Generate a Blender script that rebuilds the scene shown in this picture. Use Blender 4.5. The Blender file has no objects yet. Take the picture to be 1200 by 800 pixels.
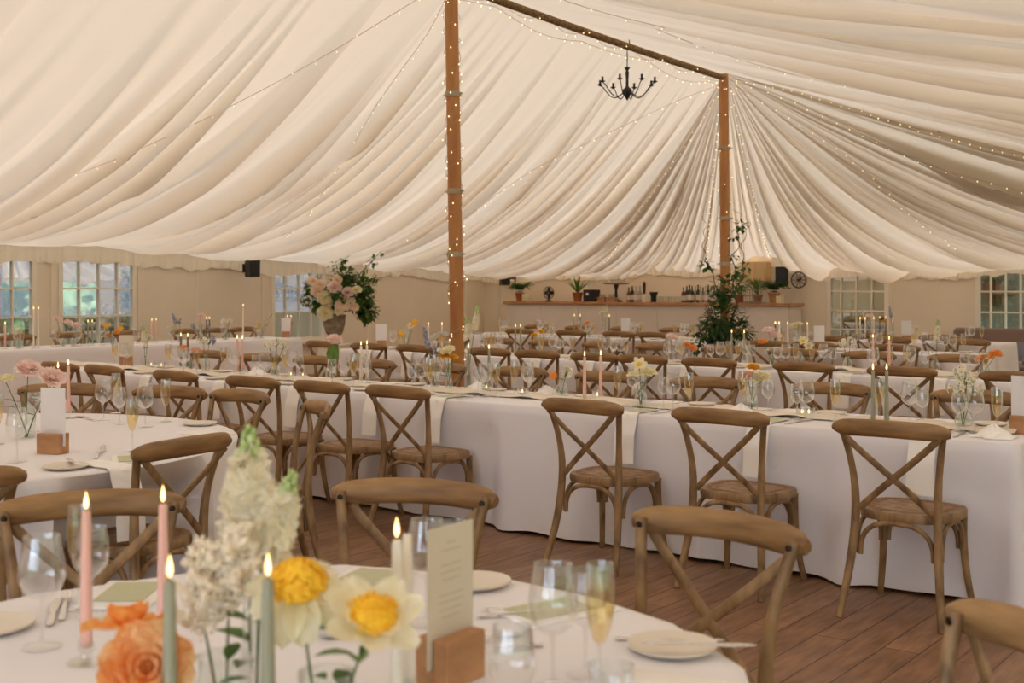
import bpy, math, random
from mathutils import Vector, Matrix
from mathutils.bvhtree import BVHTree
from mathutils import noise as mnoise
SC = bpy.context.scene
COL = SC.collection
PI = math.pi
# ------------------------------------------------------------------ camera, world, sun, exposure
F, HC, YH, YAW = 1400.0, 1.45, 338.0, math.radians(37.39)
CS, SN = math.cos(YAW), math.sin(YAW)
cd = bpy.data.cameras.new('camera'); cam = bpy.data.objects.new('camera', cd); COL.objects.link(cam)
cam.location = (0, 0, HC); cam.rotation_euler = (PI/2, 0, YAW)
cd.sensor_width = 36; cd.lens = 42; cd.shift_y = -(400-YH)/1200
cd.clip_start = .05; cd.clip_end = 200
cd.dof.use_dof = True; cd.dof.focus_distance = 6.3; cd.dof.aperture_fstop = 4.3
SC.camera = cam
SC.view_settings.view_transform = 'Standard'; SC.view_settings.look = 'None'
SC.view_settings.gamma = 1; SC.view_settings.use_curve_mapping = False
SC.view_settings.exposure = 0.08
SC.cycles.max_bounces = 12; SC.cycles.diffuse_bounces = 5; SC.cycles.transparent_max_bounces = 24
SC.cycles.glossy_bounces = 4; SC.cycles.caustics_reflective = False; SC.cycles.caustics_refractive = False
SC.cycles.use_denoising = True
w = bpy.data.worlds.new('sky'); SC.world = w; w.use_nodes = True
wn = w.node_tree.nodes; wl = w.node_tree.links
wn['Background'].inputs[0].default_value = (.68, .83, 1.0, 1)
wn['Background'].inputs[1].default_value = 5.4
sd = bpy.data.lights.new('sun', 'SUN'); sun = bpy.data.objects.new('sun', sd); COL.objects.link(sun)
sd.energy = 5.2; sd.angle = math.radians(6); sd.color = (1, .88, .70)
sun.rotation_euler = Vector((.20, .68, -.70)).to_track_quat('-Z', 'Y').to_euler()

# ------------------------------------------------------------------ pixel -> place
def ray(px, py):
    k = (px-600)/F; m = -(py-YH)/F
    return Vector((-SN+CS*k, CS+SN*k, m))
CAM = Vector((0, 0, HC))
def at_z(px, py, z):
    d = ray(px, py); return CAM + d*((z-HC)/d.z)
def at_y(px, py, y):
    d = ray(px, py); return CAM + d*(y/d.y)
def at_x(px, py, x):
    d = ray(px, py); return CAM + d*(x/d.x)
def at_d(px, py, Z):
    return CAM + ray(px, py)*Z
def proj(p):
    X = CS*p[0]+SN*p[1]; Z = -SN*p[0]+CS*p[1]
    if Z < .05: return (-9999, -9999, Z)
    return (600+F*X/Z, YH-F*(p[2]-HC)/Z, Z)

# ------------------------------------------------------------------ materials
def srgb(r, g, b):
    f = lambda c: (c/255/12.92) if c/255 <= .04045 else ((c/255+.055)/1.055)**2.4
    return (f(r), f(g), f(b), 1)
MATS = {}
def mat(name, col, rough=.6, kind=None, **kw):
    if name in MATS: return MATS[name]
    m = bpy.data.materials.new(name); m.use_nodes = True; MATS[name] = m
    nt = m.node_tree; n = nt.nodes; l = nt.links; b = n['Principled BSDF']; out = n['Material Output']
    b.inputs['Base Color'].default_value = col; b.inputs['Roughness'].default_value = rough
    tc = n.new('ShaderNodeTexCoord')
    def noise(scale, detail=3, vec='Object', sc=None):
        t = n.new('ShaderNodeTexNoise'); t.inputs['Scale'].default_value = scale; t.inputs['Detail'].default_value = detail
        if sc:
            mp = n.new('ShaderNodeMapping'); mp.inputs['Scale'].default_value = sc
            l.new(tc.outputs[vec], mp.inputs[0]); l.new(mp.outputs[0], t.inputs['Vector'])
        else: l.new(tc.outputs[vec], t.inputs['Vector'])
        return t
    def ramp(src, c1, c2, p1=.3, p2=.7):
        r = n.new('ShaderNodeValToRGB'); r.color_ramp.elements[0].position = p1; r.color_ramp.elements[1].position = p2
        r.color_ramp.elements[0].color = c1; r.color_ramp.elements[1].color = c2
        l.new(src, r.inputs[0]); return r
    def bump(src, st, dist=.01):
        bp = n.new('ShaderNodeBump'); bp.inputs['Strength'].default_value = st; bp.inputs['Distance'].default_value = dist
        l.new(src, bp.inputs['Height']); l.new(bp.outputs[0], b.inputs['Normal']); return bp
    if kind == 'wood':
        c2 = kw.get('c2', [c*.55 for c in col[:3]]+[1])
        t = noise(kw.get('scale', 14), 5, sc=kw.get('sc', (1, 1, .16)))
        r = ramp(t.outputs[0], c2, col, .32, .68); l.new(r.outputs[0], b.inputs['Base Color'])
        t2 = noise(160, 2); bump(t2.outputs[0], .25, .002)
    elif kind == 'vary':
        c2 = kw.get('c2', [c*.7 for c in col[:3]]+[1])
        t = noise(kw.get('scale', 12), 3)
        r = ramp(t.outputs[0], c2, col, .35, .65); l.new(r.outputs[0], b.inputs['Base Color'])
    elif kind == 'cloth':
        t = noise(kw.get('scale', 900), 2); t2 = noise(3.5, 3)
        ad = n.new('ShaderNodeMath'); ad.operation = 'MULTIPLY_ADD'; ad.inputs[1].default_value = 12
        l.new(t2.outputs[0], ad.inputs[0]); l.new(t.outputs[0], ad.inputs[2])
        bump(ad.outputs[0], kw.get('b', .25), .0025)
        b.inputs['Sheen Weight'].default_value = .15
    elif kind == 'planks':
        br = n.new('ShaderNodeTexBrick'); mp = n.new('ShaderNodeMapping'); mp.inputs['Rotation'].default_value = (0, 0, PI/2)
        l.new(tc.outputs['Object'], mp.inputs[0]); l.new(mp.outputs[0], br.inputs[0])
        br.inputs['Scale'].default_value = 1; br.inputs['Brick Width'].default_value = 1.9; br.inputs['Row Height'].default_value = .145
        br.inputs['Mortar Size'].default_value = .0035; br.inputs['Mortar Smooth'].default_value = .3
        br.inputs['Color1'].default_value = srgb(152, 116, 86); br.inputs['Color2'].default_value = srgb(134, 98, 70)
        br.inputs['Mortar'].default_value = srgb(74, 50, 36)
        t = noise(9, 6, sc=(3.2, .5, 1)); t3 = noise(1.3, 3)
        mx = n.new('ShaderNodeMix'); mx.data_type = 'RGBA'; mx.blend_type = 'MULTIPLY'; mx.inputs[0].default_value = .6
        r = ramp(t.outputs[0], (.42, .38, .36, 1), (1.25, 1.2, 1.15, 1), .33, .66)
        l.new(br.outputs[0], mx.inputs[6]); l.new(r.outputs[0], mx.inputs[7]); l.new(mx.outputs[2], b.inputs['Base Color'])
        r2 = ramp(t3.outputs[0], (.35,)*3+(1,), (.55,)*3+(1,)); l.new(r2.outputs[0], b.inputs['Roughness'])
        bump(t.outputs[0], .2, .004)
    elif kind == 'glass':
        tr = n.new('ShaderNodeBsdfTransparent'); tr.inputs[0].default_value = kw.get('tint', (.93, .94, .93, 1))
        gl = n.new('ShaderNodeBsdfGlossy'); gl.inputs['Roughness'].default_value = .03; gl.inputs[0].default_value = (1, 1, 1, 1)
        lw = n.new('ShaderNodeLayerWeight'); lw.inputs[0].default_value = .5
        mr = n.new('ShaderNodeMapRange'); mr.inputs[1].default_value = 0; mr.inputs[2].default_value = 1
        pw = n.new('ShaderNodeMath'); pw.operation = 'POWER'; pw.inputs[1].default_value = kw.get('pw', 2.5)
        mr.inputs[3].default_value = kw.get('lo', .06); mr.inputs[4].default_value = kw.get('hi', .6)
        ms = n.new('ShaderNodeMixShader')
        l.new(lw.outputs['Facing'], pw.inputs[0]); l.new(pw.outputs[0], mr.inputs[0]); l.new(mr.outputs[0], ms.inputs[0])
        l.new(tr.outputs[0], ms.inputs[1]); l.new(gl.outputs[0], ms.inputs[2]); l.new(ms.outputs[0], out.inputs[0])
    elif kind == 'pane':
        gl = n.new('ShaderNodeBsdfGlossy'); gl.inputs['Roughness'].default_value = .015; gl.inputs[0].default_value = kw.get('tint', (.7, .72, .72, 1))
        tr = n.new('ShaderNodeBsdfTransparent'); tr.inputs[0].default_value = (.9, .9, .9, 1)
        ms = n.new('ShaderNodeMixShader'); ms.inputs[0].default_value = kw.get('mix', .7)
        l.new(tr.outputs[0], ms.inputs[1]); l.new(gl.outputs[0], ms.inputs[2]); l.new(ms.outputs[0], out.inputs[0])
    elif kind == 'canvas':
        df = n.new('ShaderNodeBsdfDiffuse'); df.inputs[0].default_value = col
        tl = n.new('ShaderNodeBsdfTranslucent'); tl.inputs[0].default_value = kw.get('tcol', col)
        t = noise(1400, 1); bp = n.new('ShaderNodeBump'); bp.inputs['Strength'].default_value = .1
        l.new(t.outputs[0], bp.inputs['Height']); l.new(bp.outputs[0], df.inputs['Normal'])
        ms = n.new('ShaderNodeMixShader'); ms.inputs[0].default_value = kw.get('mix', .4)
        l.new(df.outputs[0], ms.inputs[1]); l.new(tl.outputs[0], ms.inputs[2]); l.new(ms.outputs[0], out.inputs[0])
    elif kind == 'petal':
        tl = n.new('ShaderNodeBsdfTranslucent'); tl.inputs[0].default_value = col
        c2 = kw.get('c2', col); t = noise(kw.get('scale', 45), 2); r = ramp(t.outputs[0], c2, col, .35, .65)
        l.new(r.outputs[0], b.inputs['Base Color']); l.new(r.outputs[0], tl.inputs[0])
        ms = n.new('ShaderNodeMixShader'); ms.inputs[0].default_value = .35
        ms.inputs[0].default_value = .45; l.new(b.outputs[0], ms.inputs[1]); l.new(tl.outputs[0], ms.inputs[2]); l.new(ms.outputs[0], out.inputs[0])
    elif kind == 'emit':
        b.inputs['Emission Color'].default_value = col; b.inputs['Emission Strength'].default_value = kw.get('st', 10)
    elif kind == 'metal':
        b.inputs['Metallic'].default_value = 1
        t = noise(60, 2); r = ramp(t.outputs[0], (rough*.8,)*3+(1,), (rough*1.3,)*3+(1,)); l.new(r.outputs[0], b.inputs['Roughness'])
    else:
        t = noise(kw.get('scale', 30), 2); bump(t.outputs[0], kw.get('b', .05), .003)
    if kw.get('sss'):
        b.inputs['Subsurface Weight'].default_value = kw['sss']; b.inputs['Subsurface Scale'].default_value = .01
    return m
M_WOOD = mat('weathered_oak', srgb(168, 136, 96), .48, 'wood', c2=srgb(108, 80, 52), scale=22, sc=(1, 1, .35))
M_RAIL = mat('weathered_oak_rail', srgb(170, 132, 86), .48, 'wood', c2=srgb(118, 86, 54), scale=16, sc=(.25, 1, 1.6))
M_RATTAN = mat('rattan', srgb(158, 112, 70), .6, 'vary', c2=srgb(92, 62, 38), scale=120)
M_BOLT = mat('dark_bolt', srgb(60, 52, 44), .4, 'metal')
M_CLOTH = mat('table_linen', srgb(241, 239, 245), .85, 'cloth', b=.3)
M_NAP = mat('napkin_linen', srgb(254, 252, 250), .85, 'cloth', b=.25)
M_SAGE = mat('sage_card', srgb(196, 198, 164), .7)
M_RUN = mat('gauze_runner', srgb(240, 230, 214), .9, 'cloth', b=.5)
M_CAN = mat('tent_liner', srgb(240, 228, 210), .9, 'canvas', tcol=(.385, .288, .208, 1), mix=.33)
M_WALL = mat('tan_panel', srgb(242, 230, 208), .7, 'vary', c2=srgb(237, 224, 201), scale=1.2)
M_WALL2 = mat('grey_panel', srgb(232, 224, 214), .7, 'vary', c2=srgb(226, 217, 206), scale=1.2)
M_TRIM = mat('cream_trim', srgb(244, 236, 218), .6)
M_FLOOR = mat('floor_planks', srgb(120, 84, 60), .45, 'planks')
M_POLE = mat('pine_pole', srgb(204, 146, 88), .5, 'wood', c2=srgb(166, 108, 58), scale=9, sc=(1, 1, .12))
M_ROPE = mat('hemp_rope', srgb(150, 118, 76), .9, 'vary', c2=srgb(96, 72, 44), scale=40)
M_GLASS = mat('clear_glass', (1, 1, 1, 1), .05, 'glass', tint=(.955, .96, .965, 1), lo=.09, hi=.95, pw=1.7)
M_VGLASS = mat('vase_glass', (1, 1, 1, 1), .05, 'glass', tint=(.95, .965, .95, 1), lo=.07, hi=.75, pw=2)
M_WATER = mat('vase_water', (1, 1, 1, 1), .05, 'glass', tint=(.93, .95, .92, 1), lo=.04, hi=.3)
M_CHAMP = mat('champagne', (1, 1, 1, 1), .05, 'glass', tint=(.985, .89, .62, 1), lo=.04, hi=.25)
M_WAXP = mat('pink_wax', srgb(238, 190, 176), .5, sss=.3)
M_WAXG = mat('sage_wax', srgb(158, 158, 138), .5, sss=.3)
M_WAXW = mat('ivory_wax', srgb(240, 234, 222), .5, sss=.3)
M_WAXD = mat('taupe_wax', srgb(120, 106, 92), .5)
M_FLAME = mat('flame', (1, .66, .26, 1), .5, 'emit', st=3.2)
M_BULB = mat('fairy_bulb', (1, .74, .40, 1), .5, 'emit', st=2.2)
M_BULBD = mat('fairy_bulb_dim', (1, .84, .62, 1), .5, 'emit', st=.9)
M_WICK = mat('wick', srgb(40, 30, 25), .9)
M_SILVER = mat('cutlery_steel', (.75, .73, .70, 1), .22, 'metal')
M_PLATE = mat('stoneware', srgb(226, 216, 200), .3)
M_CARD = mat('menu_paper', srgb(226, 216, 198), .8)
M_CARDW = mat('white_paper', srgb(238, 236, 238), .8)
M_INK = mat('grey_ink', srgb(188, 178, 160), .8)
M_OAK = mat('light_oak', srgb(200, 150, 104), .6, 'wood', c2=srgb(168, 120, 80), scale=20, sc=(.3, 1, 1))
M_BLACK = mat('black_plastic', srgb(28, 26, 26), .5)
M_IRON = mat('black_iron', srgb(22, 22, 24), .45)
M_STEM = mat('stem_green', srgb(86, 116, 58), .6, 'vary', c2=srgb(58, 86, 40), scale=30)
M_LEAF = mat('leaf_green', srgb(112, 146, 72), .5, 'petal', c2=srgb(74, 108, 50), scale=14)
M_LEAFD = mat('dark_leaf', srgb(88, 122, 66), .5, 'petal', c2=srgb(50, 82, 44), scale=9)
M_LEAFP = mat('pale_leaf', srgb(120, 150, 80), .5, 'petal', c2=srgb(84, 116, 52), scale=14)
M_WHITE = mat('white_petal', srgb(255, 252, 242), .6, 'petal', c2=srgb(255, 248, 228))
M_CREAM = mat('cream_petal', srgb(252, 248, 224), .6, 'petal', c2=srgb(248, 240, 204))
M_PINK = mat('pink_petal', srgb(255, 242, 237), .6, 'petal', c2=srgb(254, 230, 222))
M_PEACH = mat('peach_petal', srgb(255, 228, 186), .6, 'petal', c2=srgb(253, 206, 150))
M_ORANGE = mat('orange_petal', srgb(255, 200, 118), .6, 'petal', c2=srgb(252, 170, 88))
M_BLUSHP = mat('blush_petal', srgb(255, 242, 226), .6, 'petal', c2=srgb(253, 230, 208))
M_YEL = mat('yellow_stamen', srgb(255, 214, 60), .7, 'vary', c2=srgb(248, 186, 36), scale=200)
M_YELP = mat('yellow_petal', srgb(246, 208, 84), .6, 'petal', c2=srgb(240, 180, 50))
M_LILAC = mat('lilac_petal', srgb(206, 202, 222), .6, 'petal', c2=srgb(168, 168, 204))
M_BUD = mat('green_bud', srgb(206, 218, 160), .6, 'vary', c2=srgb(160, 186, 112), scale=60)
M_BLUSH = mat('blush_plume', srgb(255, 246, 230), .7, 'vary', c2=srgb(250, 234, 212), scale=80)
M_TERRA = mat('terracotta', srgb(178, 98, 60), .8, 'vary', c2=srgb(150, 78, 46), scale=10)
M_STONE = mat('grey_stone', srgb(170, 156, 136), .85, 'vary', c2=srgb(130, 118, 100), scale=16)
M_TWIG = mat('brown_twig', srgb(110, 86, 60), .8)
M_SOFA = mat('taupe_velvet', srgb(132, 110, 98), .8, 'cloth')
M_GREYC = mat('grey_fabric', srgb(150, 148, 160), .85, 'cloth')
M_WIRE = mat('cable', srgb(176, 150, 116), .7)
M_STRAP = mat('webbing', srgb(176, 164, 140), .7)
M_PANE = mat('mirror_pane', (1, 1, 1, 1), .02, 'pane', mix=.8, tint=(.72, .74, .74, 1))
M_PANE2 = mat('clear_pane', (1, 1, 1, 1), .02, 'pane', mix=.12, tint=(.8, .8, .8, 1))

# ------------------------------------------------------------------ mesh builder
class MB:
    def __init__(s): s.v = []; s.f = []
    def add(s, vs, fs):
        o = len(s.v); s.v += [tuple(a) for a in vs]; s.f += [tuple(i+o for i in q) for q in fs]; return s
    def box(s, x0, x1, y0, y1, z0, z1, bev=0):
        if bev <= 0:
            vs = [(x, y, z) for z in (z0, z1) for y in (y0, y1) for x in (x0, x1)]
            return s.add(vs, [(0, 2, 3, 1), (4, 5, 7, 6), (0, 1, 5, 4), (2, 6, 7, 3), (0, 4, 6, 2), (1, 3, 7, 5)])
        out = []
        for (z, e) in ((z0, bev), (z0+bev, 0), (z1-bev, 0), (z1, bev)):
            out.append([(x0+e+bev*(e == 0), y0+e, z), (x1-e-bev*(e == 0), y0+e, z), (x1-e, y0+e+bev*(e == 0), z), (x1-e, y1-e-bev*(e == 0), z),
                        (x1-e-bev*(e == 0), y1-e, z), (x0+e+bev*(e == 0), y1-e, z), (x0+e, y1-e-bev*(e == 0), z), (x0+e, y0+e+bev*(e == 0), z)])
        return s.loops(out)
    def loops(s, L, caps=True, close=True):
        n = len(L[0]); vs = [p for l in L for p in l]; fs = []
        for i in range(len(L)-1):
            for j in range(n if close else n-1):
                a = i*n+j; b = i*n+(j+1) % n; fs.append((a, b, b+n, a+n))
        if caps: fs.append(tuple(range(n-1, -1, -1))); fs.append(tuple(range((len(L)-1)*n, len(L)*n)))
        return s.add(vs, fs)
    def tube(s, path, rad, n=8, caps=True):
        path = [Vector(p) for p in path]; L = []
        if not hasattr(rad, '__len__'): rad = [rad]*len(path)
        up = None
        for i, p in enumerate(path):
            t = (path[min(i+1, len(path)-1)]-path[max(i-1, 0)]).normalized()
            if up is None:
                up = Vector((0, 0, 1)) if abs(t.z) < .9 else Vector((0, 1, 0))
            a = t.cross(up).normalized(); b = a.cross(t).normalized(); up = b
            L.append([p+a*(rad[i]*math.cos(2*PI*k/n))+b*(rad[i]*math.sin(2*PI*k/n)) for k in range(n)])
        return s.loops(L, caps)
    def strap(s, path, w, t, nrm=(0, 1, 0), rr=.35):
        # flat bar swept along a path; w across, t thick along nrm
        path = [Vector(p) for p in path]; L = []; nrm = Vector(nrm)
        for i, p in enumerate(path):
            d = (path[min(i+1, len(path)-1)]-path[max(i-1, 0)]).normalized()
            a = d.cross(nrm).normalized(); b = a.cross(d).normalized()
            ww = w[i] if hasattr(w, '__len__') else w
            x, y = ww/2, t/2; c = min(x, y)*rr*2
            pr = [(x, y-c), (x-c, y), (-x+c, y), (-x, y-c), (-x, -y+c), (-x+c, -y), (x-c, -y), (x, -y+c)]
            L.append([p+a*u+b*v for u, v in pr])
        return s.loops(L)
    def lathe(s, prof, n=20, at=(0, 0, 0), caps=False):
        L = [[(at[0]+r*math.cos(2*PI*k/n), at[1]+r*math.sin(2*PI*k/n), at[2]+z) for k in range(n)] for r, z in prof]
        return s.loops(L, caps)
    def grid(s, fn, nu, nv, closeu=False):
        vs = [fn(i/(nu if closeu else nu-1), j/(nv-1)) for j in range(nv) for i in range(nu)]; fs = []
        for j in range(nv-1):
            for i in range(nu if closeu else nu-1):
                a = j*nu+i; b = j*nu+(i+1) % nu; fs.append((a, b, b+nu, a+nu))
        return s.add(vs, fs)
    def ball(s, c, r, n=8, m=6, sq=1):
        return s.grid(lambda u, v: (c[0]+r*math.cos(2*PI*u)*math.sin(PI*(.001+v*.998)), c[1]+r*math.sin(2*PI*u)*math.sin(PI*(.001+v*.998)), c[2]-sq*r*math.cos(PI*v)), n, m, True)
    def xf(s, mx):
        s.v = [tuple(mx @ Vector(p)) for p in s.v]; return s
    def merge(s, o, mx=None):
        return s.add([mx @ Vector(p) for p in o.v] if mx else o.v, o.f)
    def mesh(s, name, m, smooth=True):
        me = bpy.data.meshes.new(name); me.from_pydata(s.v, [], s.f)
        if m: me.materials.append(m)
        if smooth:
            me.polygons.foreach_set('use_smooth', [True]*len(me.polygons))
            try: me.set_sharp_from_angle(angle=math.radians(50))
            except Exception: pass
        me.update(); return me
def mkobj(name, me, parent=None, loc=(0, 0, 0), rz=0):
    o = bpy.data.objects.new(name, me); COL.objects.link(o); o.location = loc; o.rotation_euler = (0, 0, rz)
    if parent: o.parent = parent
    return o
def part(name, mb, m, parent, smooth=True, loc=(0, 0, 0)):
    return mkobj(name, mb.mesh(name, m, smooth), parent, loc)
def tag(o, label=None, cat=None, group=None, kind=None):
    if label: o['label'] = label
    if cat: o['category'] = cat
    if group: o['group'] = group
    if kind: o['kind'] = kind
    return o
def struct(name, mb, m, parent=None, smooth=False):
    o = mkobj(name, mb.mesh(name, m, smooth), parent)
    if not parent: o['kind'] = 'structure'
    return o
def empty(name, loc=(0, 0, 0), rz=0):
    o = bpy.data.objects.new(name, None); COL.objects.link(o); o.location = loc; o.rotation_euler = (0, 0, rz); o.empty_display_size = .1
    return o
KIDS = {}
def dup(root, loc, rot=0, name=None):
    r = root.copy(); COL.objects.link(r); r.location = loc
    r.rotation_euler = rot if hasattr(rot, '__len__') else (0, 0, rot)
    for k in ('label', 'group', 'category'):
        if k in r: del r[k]
    for ch in list(root.children):
        c = ch.copy(); COL.objects.link(c); c.parent = r
        for g in ch.children:
            d = g.copy(); COL.objects.link(d); d.parent = c
    return r
PROTO = {}
def use(key, maker, loc, rot=0):
    """first call builds the thing and places it; later calls copy it"""
    if key not in PROTO:
        o = maker(); PROTO[key] = o; o.location = loc; o.rotation_euler = rot if hasattr(rot, '__len__') else (0, 0, rot)
        return o
    return dup(PROTO[key], loc, rot)
# registry for labels that count along a row
REG = []
def reg(o, base, where, cat, group, p=None, side=''):
    p = p or o.location
    REG.append((o, base, where, side, cat, group, proj(p)[0])); return o
ORD = ['leftmost', 'second', 'third', 'fourth', 'fifth', 'sixth', 'seventh', 'eighth', 'ninth', 'tenth', 'eleventh', 'twelfth',
       'thirteenth', 'fourteenth', 'fifteenth', 'sixteenth', 'seventeenth', 'eighteenth', 'nineteenth', 'twentieth']
def finish_labels():
    keys = {}
    for r in REG: keys.setdefault((r[1], r[2], r[3]), []).append(r)
    for k, rs in keys.items():
        rs.sort(key=lambda r: r[6]); n = len(rs)
        for i, r in enumerate(rs):
            where = (' '+r[3] if r[3] else '')+' '+r[2]
            if n == 1: lab = r[1]+where
            elif n == 2: lab = r[1]+where+(', left one', ', right one')[i]
            elif n == 3: lab = r[1]+where+(', left one', ', middle one', ', right one')[i]
            elif i == 0: lab = r[1]+where+', leftmost'
            elif i == n-1: lab = r[1]+where+', rightmost'
            elif i >= n/2: lab = r[1]+where+', '+ORD[n-1-i]+' from right'
            else: lab = r[1]+where+', '+ORD[i]+' from left'
            tag(r[0], lab, r[4], r[5])
def inframe(p, mx=60, my=60):
    a = proj(p); return a[2] > .05 and -mx < a[0] < 1200+mx and -400 < a[1] < 800+my

# ------------------------------------------------------------------ room shell
XL, YE, XR, YB = -15.0, 18.7, 4.5, -2.6
fl = MB().box(XL-.3, XR+.3, YB-.3, YE+.3, -.06, 0); struct('floor', fl, M_FLOOR)
g = MB().box(-60, 60, -60, 80, -.16, -.07); struct('ground', g, mat('lawn', srgb(96, 120, 60), .9, 'vary', c2=srgb(60, 84, 40), scale=3))

def px_y(px, x=XL): return at_x(px, YH, x).y
def px_x(px, y=YE): return at_y(px, YH, y).x
# left wall in panels around its windows
ZT = 2.35
zr = [.60, 1.06, 1.45, 1.84, 2.2]
wins_left = [[px_y(p) for p in (-12, 14, 39)], [px_y(p) for p in (70, 92.5, 115.5, 137, 156.5)], [px_y(p) for p in (319, 334, 350, 364, 378)]]
def wall_run(name, axis, pos, a0, a1, holes, m, th=.08, sgn=-1):
    mb = MB()
    def bx(u0, u1, z0, z1):
        if axis == 'x': mb.box(min(pos, pos+sgn*th), max(pos, pos+sgn*th), u0, u1, z0, z1)
        else: mb.box(u0, u1, min(pos, pos+sgn*th), max(pos, pos+sgn*th), z0, z1)
    u = a0
    for h0, h1, z0, z1 in holes:
        bx(u, h0, 0, ZT); bx(h0, h1, 0, z0); bx(h0, h1, z1, ZT); u = h1
    bx(u, a1, 0, ZT)
    return struct(name, mb, m)
wall_run('wall_left', 'x', XL, YB, YE, [(v[0], v[-1], zr[0], zr[-1]) for v in wins_left], M_WALL)
def window(name, axis, pos, us, zs, pane_m, inward, m=M_TRIM):
    fr = MB(); b = .011
    def bx(mb, u0, u1, z0, z1, d0, d1):
        lo, hi = sorted((pos+inward*d0, pos+inward*d1))
        if axis == 'x': mb.box(lo, hi, u0, u1, z0, z1)
        else: mb.box(u0, u1, lo, hi, z0, z1)
    for i, u in enumerate(us):
        e = .034 if i in (0, len(us)-1) else b
        bx(fr, u-e, u+e, zs[0]-.05, zs[-1]+.05, -.03, .022 if e < .03 else .03)
    for i, z in enumerate(zs):
        e = .034 if i in (0, len(zs)-1) else b
        bx(fr, us[0], us[-1], z-e, z+e, -.03, .018 if e < .03 else .028)
    f = struct(name, fr, m)
    pn = MB(); bx(pn, us[0], us[-1], zs[0], zs[-1], -.02, -.012); struct('window_pane', pn, pane_m, f)
    si = MB(); bx(si, us[0]-.08, us[-1]+.08, zs[0]-.09, zs[0]-.045, 0, .09); struct('window_sill', si, m, f)
    return f
for i, us in enumerate(wins_left): window('window_%d' % (i+1), 'x', XL, us, zr, M_PANE, 1)
ti = 1
for px in (46, 63, 164, 230, 309, 430, 545):        # panel joints and posts on the left wall
    y = px_y(px); wd = .05 if px in (46, 63, 164, 309) else .012
    struct('trim_%d' % ti, MB().box(XL, XL+.02, y-wd, y+wd, 0, ZT), M_WALL if wd > .02 else M_TRIM); ti += 1
# end wall
zr2 = [.55, .79, 1.09, 1.405, 1.72, 2.0]
w_end = [[px_x(p) for p in (972, 986, 1004, 1022, 1039.5)], [px_x(p) for p in (1146, 1161, 1178.6, 1196, 1214, 1232)]]
wall_run('wall_end', 'y', YE, XL, XR, [(v[0], v[-1], zr2[0], zr2[-1]) for v in w_end]+[(-1.8, 1.2, .1, 2.2), (1.5, 4.3, .1, 2.2)], M_WALL, sgn=1)  # unseen right-hand openings added for mirrored greenery and cool side light
window('window_4', 'y', YE, w_end[0], zr2, M_PANE, -1)
window('window_5', 'y', YE, w_end[1], zr2, M_PANE2, -1)
for px in (560, 585, 932, 967, 1044, 1098):
    x = px_x(px); wd = .03
    struct('trim_%d' % ti, MB().box(x-wd, x+wd, YE-.02, YE, 0, ZT), M_WALL2 if px < 600 else M_WALL); ti += 1
# unseen back openings added for cool light, open right side with posts, low wall
wall_run('wall_back', 'y', YB, XL, XR, [(-2.6, .2, .3, 2.0), (.7, 4.2, .1, 2.3)], M_WALL)
wall_run('wall_right', 'x', XR, YB, YE, [(YB+.3, YB+4.2, .1, 2.3), (YB+4.5, YB+8.4, .1, 2.3), (YB+8.8, YB+12.8, .1, 2.3), (YB+13.2, YB+17.2, .1, 2.3)], M_WALL, sgn=1)
# backing wall beyond the far right window, roof and side added to shade it
bk = MB().box(px_x(1120, 21), px_x(1290, 21), 21.0, 21.1, 0, 2.4); bk.box(px_x(1100, 21), px_x(1330, 21), YE+.1, 21.1, 2.4, 2.46).box(px_x(1100, 21)-.1, px_x(1100, 21), YE+.1, 21.1, 0, 2.46); bo = struct('wall_added_backing', bk, mat('added_backing', srgb(190, 184, 160), .8, 'vary', c2=srgb(176, 168, 146), scale=2))

# ------------------------------------------------------------------ tent liner (ceiling)
XRG, YP2, YP1 = -6.75, 13.1, 8.0
ZR = 4.07
random.seed(5)
segL = YE-YB; segE = XR-XL; TOT = segL*2+segE
def eave(u):
    """u metres along the eave, left side from the back, end wall, right side towards the back"""
    if u < segL: return XL, YB+u
    if u < segL+segE: return XL+(u-segL), YE
    return XR, YE-(u-segL-segE)
def ridge_pt(u):
    if u < segL: y = YB+u
    elif u < segL+segE: return XRG, YP2
    else: y = YE-(u-segL-segE)
    yy = y if y < 6.5 else 6.5+(y-6.5)*(YP2-6.5)/(YE-6.5)
    return XRG, yy
def smooth(a, b, x):
    t = max(0, min(1, (x-a)/(b-a))); return t*t*(3-2*t)
def powr(u):
    p = 2.3
    p += (2.1-2.3)*smooth(segL-3, segL+2, u)
    p += (1.3-2.1)*smooth(segL+segE-5, segL+segE+4, u)
    return p
UB = segL+(at_y(893, 330, YE).x-XL)
def eave_z(u):
    z = 2.03 + (1.84-2.03)*smooth(segL-9, segL+1, u)
    z += .15*math.exp(-((u-UB)/.75)**2)
    z += .10*smooth(segL+segE-4, segL+segE+3, u)
    z -= .07*abs(math.sin(u*PI/2.1))**1.5 * smooth(segL-12, segL-4, u) + .03*math.sin(u*.9)
    return z
def ridge_z(x, y):
    if y >= YP2: return ZR
    return ZR+.11*(YP2-max(y, YP1))/(YP2-YP1)-.02*math.sin(PI*max(0, y-YP1)/(YP2-YP1))
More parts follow.
